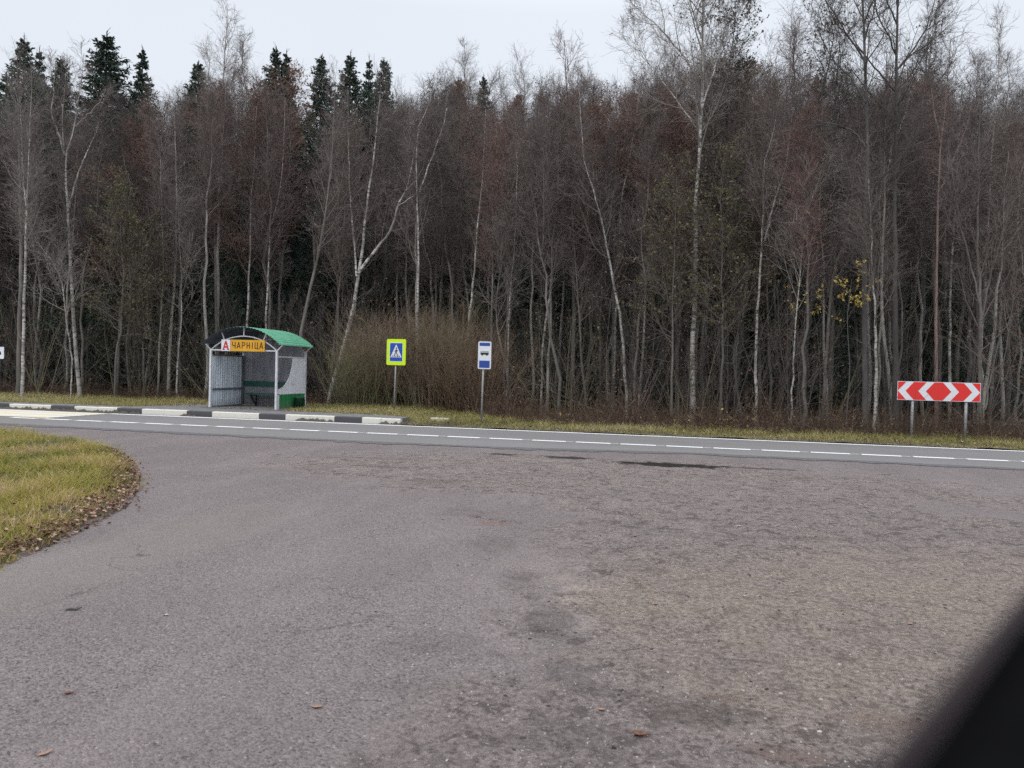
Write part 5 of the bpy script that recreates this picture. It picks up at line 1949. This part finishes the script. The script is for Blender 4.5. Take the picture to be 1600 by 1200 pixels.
# ---- spruces
def spruce_set(seed, H, Rb, dens=1.0):
    r = np.random.RandomState(seed)
    tr = np.stack([np.zeros(10), np.zeros(10), np.linspace(0, H, 10)], 1)[None]
    rad = (np.linspace(H * 0.011, 0.012, 10))[None]
    tm = trunk_mesh('trunk', tr, rad, M['bark_dark'], 7)
    zs, az, ln = [], [], []
    z = H * 0.10
    while z < H * 0.985:
        f = (z / H)
        n = 6 if f < 0.85 else 5
        a0 = r.rand() * 6.28
        for k in range(n):
            zs.append(z + r.uniform(-.1, .1))
            az.append(a0 + k * 2 * math.pi / n + r.randn() * 0.25)
            ln.append((Rb * 1.22 * (1 - f) ** 0.86 + 0.02) * r.uniform(0.65, 1.25))
        z += (0.42 if f < 0.6 else 0.30) / dens * (1 if f < 0.85 else 0.7)
    zs, az, ln = map(np.array, (zs, az, ln))
    f = zs / H
    N = len(zs)
    K = 6
    pl = np.zeros((N, K, 3))
    t = np.linspace(0, 1, K)
    rise = np.interp(f, [0, 0.5, 0.85, 1.0], [-0.45, -0.25, 0.15, 0.7])
    rr = ln[:, None] * t[None]
    pl[:, :, 0] = np.cos(az)[:, None] * rr
    pl[:, :, 1] = np.sin(az)[:, None] * rr
    pl[:, :, 2] = zs[:, None] + rr * rise[:, None] + (ln[:, None] * 0.22) * (t[None] ** 3)
    br = np.full((N, K), 0.02) * np.linspace(1, .3, K)[None]
    b2, r2 = spawn(pl, br, 15, 0.08, 1.0, 0.95, 0.55, 4, -0.07, 0.08, r, lambda t_: 1.25 - 0.85 * t_, 0.05, 0.024, tip=0.4, pref=1.3)
    b3, r3 = spawn(b2, r2, 6, 0.15, 1.0, 0.8, 0.20, 3, -0.12, 0.1, r, None, 0.10, 0.013, tip=0.3, pref=0.35)
    lead, rl = spawn(tr[:, -2:], rad[:, -2:], 14, 0.45, 1.0, 0.6, 0.16, 3, 0.1, 0.05, r, None, 0.08, 0.012)
    parts = [(*tubes(pl, br, 3), 0, None), (*tubes(b2, r2 * 1.3, 2), 0, None), (*tubes(b3, r3 * 1.3, 2), 0, None), (*tubes(lead, rl, 3), 0, None)]
    V, Q, Mi, S = merge(parts)
    return tm, quad_mesh('crown', V, Q, [M['needles']], Mi)


SP = [spruce_set(300 + i, 15.0, [2.3, 1.8, 2.7][i]) for i in range(3)]
SPR = [
    (38, 60, 39, 'tall dark spruce with a ragged pointed top at the far left skyline', 1.0), (62, 80, 42, 'slim spruce touching the right side of the far left spruce', .8),
    (95, 93, 44, 'spruce top just showing between the far left pair and the broad spruce', .85), (167, 55, 39, 'broad tall spruce, the widest crown on the left skyline', 1.35),
    (223, 79, 40, 'slender spruce right of the broad tall spruce', .95), (310, 100, 42, 'low spruce top above the left side of the shelter', .9),
    (432, 78, 41, 'left tip of the double spruce above the right side of the shelter', 1.0), (448, 84, 42, 'right tip of the double spruce above the right side of the shelter', .9),
    (503, 91, 42, 'lone spruce between the double spruce and the row of three', .9), (548, 86, 41, 'left and broadest of the row of three spruces left of the middle', 1.0),
    (577, 94, 43, 'middle of the row of three spruces left of the middle', .7), (600, 95, 41.5, 'right and slimmest of the row of three spruces left of the middle', .75),
    (716, 125, 43, 'low spruce hidden in bare twigs under the clear standing tree', .9), (756, 122, 42, 'low spruce right of the clear standing tree on the skyline', .9),
    (811, 150, 43, 'small spruce top below the small rounded crown', .8), (992, 145, 42, 'small spruce top left of the big pale birch', .8),
    (10, 118, 41, 'spruce cut by the left edge of the picture', 1.1),
    (838, 300, 36, 'dark young spruce filling the gap behind the thin birches in the middle', 1.5), (868, 260, 40, 'dark spruce right of the young spruce in the middle gap', 1.3),
    (812, 240, 42, 'dark spruce left of the young spruce in the middle gap', 1.3)]
for i, (px, py, dep, lab, wd) in enumerate(SPR):
    x, y, h = place_top(px, py - 8, dep)
    wd *= 1.25 if py < 130 else 1.1
    s = h / 15.0
    ro = plant('spruce_tree', *SP[i % 3], x, y, i * 1.3, s, lab, 'spruce tree')
    ro.scale = (s * wd, s * wd, s)

# ---- anonymous trees of the wood, copies of a few kinds
rg = np.random.RandomState(5)
lib = []
for i in range(9):
    leafy = i in (1, 4, 7)
    tw = [TW, M['twig_red'], TW, TD, TW, TW, TW, TW, TD][i]
    bk = [GR, GR, PA, DK, GR, PA, GR, PA, GR][i]
    lm = {1: M['leaf_brown'], 4: M['leaf_olive'], 7: M['leaf_brown']}.get(i)
    lib.append(tree_set(400 + i, 14.5, bk, tw, 0.092 - 0.007 * (i % 5), leafmat=lm, second=0.5 if i in (2, 6) else 0, crown0=[.35, .45, .4, .3, .42, .5, .38, .33, .45][i],
                        n1=34, L1=1.9, ang1=0.66, up1=0.12, n2=11, n3=7, n4=2, leaf=2000 if leafy else 0, leaf_size=0.075, dead=0.5))

LINE = [(-300, 120), (0, 150), (60, 130), (150, 135), (260, 120), (330, 105), (420, 118), (520, 150), (620, 135), (700, 128), (780, 140), (860, 130), (940, 138), (1010, 120), (1060, 70), (1130, 90),
        (1200, 105), (1290, 120), (1350, 110), (1420, 115), (1500, 120), (1560, 150), (1620, 150), (1900, 120)]
LX, LY = [p[0] for p in LINE], [p[1] + (22 if p[0] < 680 else 6) for p in LINE]
placed = []


def try_place(px, dep, mind):
    x, y, _ = P(px, 600, dep)
    if y < verge_back(x) + 0.7:
        return None
    for (a, b) in placed:
        if (a - x) ** 2 + (b - y) ** 2 < mind * mind:
            return None
    placed.append((x, y))
    return x, y


def hz(px):
    return 581 + (px - 800) * math.tan(ROLL)


G_BACK = 'bare grey trees of the wood'
cnt = 0
tries = 0
while cnt < 275 and tries < 9000:
    tries += 1
    px = rg.uniform(-220, 1820)
    if cnt < 100:
        dmin = 31 if px < 700 else (26.5 if px < 1250 else 23.5)
        dep = dmin + rg.rand() * 8
    else:
        dep = 33 + rg.rand() ** 0.9 * 22
    q = try_place(px, dep, 0.85)
    if q is None:
        continue
    ty = np.interp(px, LX, LY) + abs(rg.randn()) * 30 + rg.rand() * 12
    if dep < 30:
        ty += 40 * rg.rand()
    h = CAM_H + (hz(px) - ty) / FPX * dep
    tm, cm = lib[rg.randint(len(lib))]
    s = h / 14.5
    ro = plant('bare_tree', tm, cm, q[0], q[1], rg.rand() * 6.28, s, 'bare grey-brown tree standing in the dense wood across the road', 'bare tree', G_BACK, tilt=(rg.randn() * 0.03, rg.randn() * 0.03))
    wq = min(1.0, max(0.75, 1.05 / s ** 0.5))
    ro.scale = (s * wq, s * wq, s)
    cnt += 1

G_SP = 'dark spruces inside the wood'
cnt = tries = 0
while cnt < 95 and tries < 4000:
    tries += 1
    px = rg.uniform(-200, 1800)
    dep = 34 + rg.rand() * 15
    q = try_place(px, dep, 1.2)
    if q is None:
        continue
    ty = np.interp(px, LX, LY) + 70 + rg.rand() * 250
    h = CAM_H + (hz(px) - ty) / FPX * dep
    ro = plant('spruce_tree', *SP[rg.randint(3)], q[0], q[1], rg.rand() * 6.28, h / 15.0, 'dark spruce half hidden behind the bare trunks of the wood', 'spruce tree', G_SP)
    ro.scale = (h / 15 * 1.15, h / 15 * 1.15, h / 15)
    cnt += 1

# ---- far part of the wood, one mass
def far_wood():
    r = np.random.RandomState(9)
    parts = []
    N = 520
    px = r.uniform(-420, 2020, N)
    dep = r.uniform(54, 78, N)
    X, Y, HH = [], [], []
    for a, d_ in zip(px, dep):
        x, y, _ = P(a, 600, d_)
        X.append(x)
        Y.append(y)
        HH.append(CAM_H + (hz(a) - np.interp(a, LX, LY) - 25 - 50 * r.rand()) / FPX * d_)
    X, Y, HH = map(np.array, (X, Y, HH))
    t = np.linspace(0, 1, 10)
    tr = np.zeros((N, 10, 3))
    tr[:, :, 0] = X[:, None] + r.randn(N, 1) * 0.5 * t
    tr[:, :, 1] = Y[:, None]
    tr[:, :, 2] = HH[:, None] * t
    tr_r = 0.13 * (1 - 0.85 * t)[None] * np.ones((N, 1))
    parts.append((*tubes(tr, tr_r, 4), 0, None))
    b1, r1 = spawn(tr, tr_r, 34, 0.12, 0.98, 0.8, 2.6, 4, 0.08, 0.1, r, None, 0.012, 0.012)
    parts.append((*tubes(b1, r1, 2), 0, None))
    b2, r2 = spawn(b1, r1, 9, 0.15, 1.0, 0.7, 0.9, 3, 0.04, 0.15, r, None, 0.01, 0.009)
    parts.append((*tubes(b2, r2, 2), 0, None))
    N2 = 360                         # spruces between the far trunks
    px = r.uniform(-420, 2020, N2)
    dep = r.uniform(47, 72, N2)
    tr = np.zeros((N2, 8, 3))
    for i_, (a, d_) in enumerate(zip(px, dep)):
        x, y, _ = P(a, 600, d_)
        hh = CAM_H + (hz(a) - np.interp(a, LX, LY) - 90 - 160 * r.rand()) / FPX * d_
        tr[i_, :, 0], tr[i_, :, 1] = x, y
        tr[i_, :, 2] = np.linspace(0, hh, 8)
    trr = np.full((N2, 8), 0.1)
    c1, q1 = spawn(tr, trr, 90, 0.02, 1.0, 1.65, 3.0, 4, -0.12, 0.05, r, lambda t: 1.02 - t, 0.02, 0.03)
    c2, q2 = spawn(c1, q1, 6, 0.15, 1.0, 0.9, 0.8, 3, -0.2, 0.1, r, lambda t: 1.2 - 0.7 * t, 0.12, 0.06, tip=0.4)
    parts.append((*tubes(c1, q1 * 2, 2), 1, None))
    parts.append((*tubes(c2, q2 * 1.3, 2), 1, None))
    V, Q, Mi, S = merge(parts)
    o = link('far_wood', quad_mesh('far_wood', V, Q, [TD, M['needles']], Mi))
    tag(o, 'dark mass of the deeper wood closing the view behind the trees', 'wood', kind='stuff')


far_wood()

# ---- saplings and bushes along the edge
def bush_set(seed, H, W, n, mat_s, mat_t, up=0.06, leaf=0, lm=None, spread=0.6):
    r = np.random.RandomState(seed)
    bx = r.randn(n) * W * 0.22
    by = r.randn(n) * W * 0.15
    K = 8
    pl = np.zeros((n, K, 3))
    pl[:, 0, 0], pl[:, 0, 1] = bx, by
    a = np.arctan2(by, bx) + r.randn(n) * 0.5
    an = np.abs(r.randn(n)) * spread * 0.5 + 0.08
    d = np.stack([np.cos(a) * np.sin(an), np.sin(a) * np.sin(an), np.cos(an)], 1)
    Ls = H * (0.6 + 0.5 * r.rand(n))
    for k in range(1, K):
        d = d + np.array([0, 0, up]) + r.randn(n, 3) * 0.07
        d /= np.linalg.norm(d, axis=1, keepdims=True)
        pl[:, k] = pl[:, k - 1] + d * (Ls / (K - 1))[:, None]
    rad = (0.008 + 0.012 * r.rand(n))[:, None] * np.linspace(1, .2, K)[None]
    b2, r2 = spawn(pl, rad, 11, 0.15, 0.97, 0.45, H * 0.30, 5, 0.05, 0.10, r, lambda t: 1.15 - 0.6 * t, 0.006, 0.004)
    b3, r3 = spawn(b2, r2, 5, 0.2, 0.97, 0.45, H * 0.11, 3, 0.05, 0.12, r, None, 0.006, 0.003)
    stems = quad_mesh('stems', *merge([(*tubes(pl, rad, 4), 0, None)])[:2], mat_s)
    parts = [(*tubes(b2, r2, 3), 0, None), (*tubes(b3, r3, 2), 0, None)]
    mats = [mat_t, lm or M['leaf_brown']]
    if leaf:
        V, q = leaves_on(b3, leaf, 0.06, r)
        parts.append((V, q, 1, np.repeat(r.rand(leaf), 4)))
    V, Q, Mi, S = merge(parts)
    return stems, quad_mesh('twigs', V, Q, mats, Mi, shade=S)


def put_bush(name, st, x, y, rz, sc, label, cat, group=None, zs=1.0, z=-0.05, tilt=None):
    root = empty(name, (x, y, z), rz)
    root.scale = (sc, sc, sc * zs)
    if tilt:
        root.rotation_euler.x, root.rotation_euler.y = tilt
    tag(root, label, cat, group)
    for nm, me in zip(('stems', 'twigs'), st):
        o = bpy.data.objects.new(nm, me)
        COL.objects.link(o)
        o.parent = root
    return root


W1 = bush_set(500, 3.7, 2.6, 135, M['twig_olive'], M['twig_willow'])
W2 = bush_set(501, 3.8, 2.6, 150, M['twig_willow'], M['twig_willow'])
W3 = bush_set(502, 3.5, 2.4, 125, M['twig_olive'], M['twig_olive'])
for (px, dep, st, sc, lab) in ((556, 28.9, W3, 0.80, 'olive green willow bush left of the pedestrian sign'), (596, 29.8, W1, 1.0, 'tallest tan willow bush directly behind the pedestrian sign'),
                               (655, 29.4, W1, 0.95, 'willow bush between the two blue signs'), (702, 28.9, W2, 1.02, 'brown willow bush left of the narrow bus stop sign'),
                               (745, 28.3, W2, 0.80, 'low brown willow bush right behind the narrow bus stop sign')):
    x, y, _ = P(px, 600, dep)
    put_bush('willow_bush', st, x, max(y, verge_back(x) + 0.3), px, sc, lab, 'bush')

SAP = [bush_set(510 + i, 4.2, 1.2, 7, [TD, TW, TD, M['twig_olive']][i], [TD, TW, TD, TD][i], up=0.05, leaf=[0, 350, 120, 300][i], lm=[None, M['leaf_brown'], M['leaf_brown'], M['leaf_olive']][i], spread=0.9) for i in range(4)]
for i in range(95):
    px = rg.uniform(-150, 1750)
    base = P(px, 600, 30)
    d0 = 31.0 if px < 500 else (30 if px < 760 else (25.5 if px < 1050 else 22.5 if px < 1300 else 20.8))
    dep = d0 + abs(rg.randn()) * 3.0
    x, y, _ = P(px, 600, dep)
    if y < verge_back(x) + (1.5 if 1340 < px < 1600 else 0.5):
        continue
    s = 0.55 + 0.8 * rg.rand()
    put_bush('sapling', SAP[rg.randint(4)], x, y, rg.rand() * 6.28, s, 'thin tangled sapling in the undergrowth at the edge of the wood', 'sapling', 'saplings at the edge of the wood', tilt=(rg.randn() * .12, rg.randn() * .12))

YL = bush_set(520, 4.6, 0.8, 4, TD, TW, leaf=420, lm=M['leaf_yellow'], spread=0.5)


def yellow_sapling(px, py, dep, n, label, size=0.09, w=0.55, hgt=0.35):
    r = np.random.RandomState(int(px))
    top = P(px, py, dep)
    pts = [(0, 0, -0.1), (0.1, 0.05, top[2] * 0.4), (-0.05, 0, top[2] * 0.75), (0.05, 0, top[2])]
    tr = resample(pts, 10)[None]
    rad = np.linspace(0.025, 0.006, 10)[None]
    root = empty('yellow_leaved_sapling', (top[0], top[1], 0))
    tag(root, label, 'sapling')
    link('stem', trunk_mesh('stem', tr, rad, M['bark_dark'], 6), root)
    t0 = max(0.0, 1 - 1.3 * hgt * 2 / top[2]) if top[2] > 1.2 else 0.2
    b1, r1 = spawn(tr, rad, 12, t0, 1.0, 1.0, w, 5, 0.05, 0.1, r, None, 0.01, 0.004)
    b2, r2 = spawn(b1, r1, 5, 0.3, 1.0, 0.7, 0.25, 3, 0.0, 0.1, r, None, 0.01, 0.003)
    lv, lq = leaves_on(b2, n, size, r)
    V, Q, Mi, S = merge([(*tubes(b1, r1, 3), 0, None), (*tubes(b2, r2, 2), 0, None), (lv, lq, 1, np.repeat(r.rand(n), 4))])
    link('foliage', quad_mesh('foliage', V, Q, [TW, M['leaf_yellow']], Mi, shade=S), root)


yellow_sapling(1328, 436, 22.9, 260, 'sapling with a spray of bright yellow leaves left above the red board', 0.075, 0.75, 0.5)
yellow_sapling(1260, 455, 24, 110, 'sapling with a few dull yellow leaves left of the bright yellow spray', 0.07, 0.6, 0.4)
yellow_sapling(1130, 655, 22.4, 40, 'low plant with yellow leaves at the verge before the V fork birch', 0.08, 0.35, 0.3)
yellow_sapling(1065, 660, 23.0, 22, 'small yellow-leaved plant at the verge below the big pale birch', 0.07, 0.25, 0.3)
yellow_sapling(876, 650, 24.3, 16, 'tiny yellow-leaved plant at the verge in the middle', 0.07, 0.22, 0.3)
yellow_sapling(1172, 664, 22.0, 18, 'little yellowing plant right of the low yellow one at the verge', 0.07, 0.25, 0.25)

# a leafy branchy zone: olive-brown leaves still hanging near the big birch
for i, (px, dep, h, lab) in enumerate(((1050, 25.5, 8.2, 'young tree full of olive leaves left of the big pale birch'), (1125, 25.2, 8.8, 'young tree with olive leaves between the big pale birch and the V fork birch'),
                                  (1160, 26.5, 7.0, 'lower olive-leaved young tree behind the V fork birch'), (180, 30.0, 8.5, 'young tree with dull olive leaves right of the birch with forking limbs'),
                                  (225, 31.0, 7.2, 'small tree with dull leaves left of the wavy pale birch'))):
    x, y, _ = P(px, 600, dep)
    tm, cm = tree_set(600 + i, h, GR, TW, 0.05, leafmat=M['leaf_olive'], crown0=0.3, n1=34, L1=1.7, ang1=1.0, n2=9, n3=5, n4=0, leaf=4200, leaf_size=0.075, dead=0.2)
    plant('young_tree', tm, cm, x, y, i, 1.0, lab, 'young tree')
for i, (px, py, dep, lab) in enumerate(((385, 150, 33.5, 'tree with rusty brown leaves in its crown above the shelter name board'), (445, 120, 35, 'tree with rusty brown leaves in its crown before the double spruce'),
                                     (930, 195, 30, 'tree with rusty brown leaves in its crown left of the leaning birch top'), (1075, 175, 28, 'tree with rusty brown leaves in the lower crown of the big pale birch'),
                                     (190, 215, 33, 'tree with dull rusty leaves below the broad tall spruce'))):
    x, y, h = P(px, py, dep)
    tm, cm = tree_set(620 + i, h, GR, M['twig_red'], 0.08, leafmat=M['leaf_brown'], crown0=0.4, n1=40, L1=2.0, ang1=0.85, n2=10, n3=7, n4=2, leaf=5200, leaf_size=0.075, dead=0.3)
    plant('leafy_tree', tm, cm, x, y, i, 1.0, lab, 'leafy tree')

# ---- undergrowth: dead stalks and brambles in a belt at the edge of the wood
def undergrowth():
    r = np.random.RandomState(61)
    n = 20000
    x = r.uniform(-40, 28, n)
    vb = np.interp(x, [-60, -22, -16, -11, -6.5, -3.6, -1.5, 2, 6, 10, 14, 60], [9.0, 8.6, 8.3, 8.3, 9.6, 8.8, 5.6, 5.3, 5.2, 5.6, 5.5, 5.6])
    y = vb + np.where(x > -1, -0.55, 0.05) + np.abs(r.randn(n)) * 1.9
    pl = np.zeros((n, 5, 3))
    pl[:, 0] = np.stack([x, y, np.full(n, -0.15)], 1)
    h = (0.35 + 0.75 * r.rand(n) ** 1.3) * (1 + 0.5 * fnoise(x, y, 62, 2.2)) * np.interp(x, [-40, -6, -2, 28], [0.85, 0.8, 1.1, 1.1])
    h = np.clip(h, 0.15, 2)
    d = np.stack([r.randn(n) * .28, r.randn(n) * .28, np.ones(n)], 1)
    for k in range(1, 5):
        d += r.randn(n, 3) * 0.15
        d[:, 2] = np.maximum(d[:, 2] - 0.04 * k, 0.1)
        d /= np.linalg.norm(d, axis=1, keepdims=True)
        pl[:, k] = pl[:, k - 1] + d * (h / 4)[:, None]
    rad = np.full((n, 5), 0.004) * np.linspace(1.2, .4, 5)[None]
    b2, r2 = spawn(pl, rad, 4, 0.35, 1.0, 0.7, 0.22, 3, 0.03, 0.15, r, None, 0.012, 0.003)
    sh = np.clip(0.35 + 0.28 * r.randn(n), 0, 1)
    p1 = (*tubes(pl, rad, 2), 0, np.repeat(sh, 10))
    p2 = (*tubes(b2, r2, 2), 0, np.repeat(np.repeat(sh, 4), 6))
    V, q = leaves_on(b2, 30000, 0.05, r)
    p3 = (V, q, 0, np.repeat(np.clip(0.35 + 0.25 * r.randn(30000), 0, 1), 4))
    V, Q, Mi, S = merge([p1, p2, p3])
    o = link('undergrowth', quad_mesh('undergrowth', V, Q, [M['weeds']], Mi, shade=S))
    tag(o, 'dead brown stalks and brambles along the foot of the wood', 'undergrowth', kind='stuff')


undergrowth()


# ------------------------------------------------------------------ the damp autumn air
def haze():
    x0_, x1_, y0_, y1_ = -140, 140, -40, 130
    mb = MB().box(((x0_ + x1_) / 2, (y0_ + y1_) / 2, 12.0), (x1_ - x0_, y1_ - y0_, 26.0))
    a = bpy.data.materials.new('haze')
    a.use_nodes = True
    t = a.node_tree
    t.nodes.clear()
    o_ = t.nodes.new('ShaderNodeOutputMaterial')
    v = t.nodes.new('ShaderNodeVolumePrincipled')
    v.inputs['Color'].default_value = (0.86, 0.90, 0.95, 1)
    v.inputs['Density'].default_value = 0.0010
    v.inputs['Anisotropy'].default_value = 0.2
    t.links.new(v.outputs[0], o_.inputs['Volume'])
    tag(mb.build('haze', a), 'thin damp haze in the air between the road and the wood', 'haze', kind='stuff')


if HAZE:
    haze()
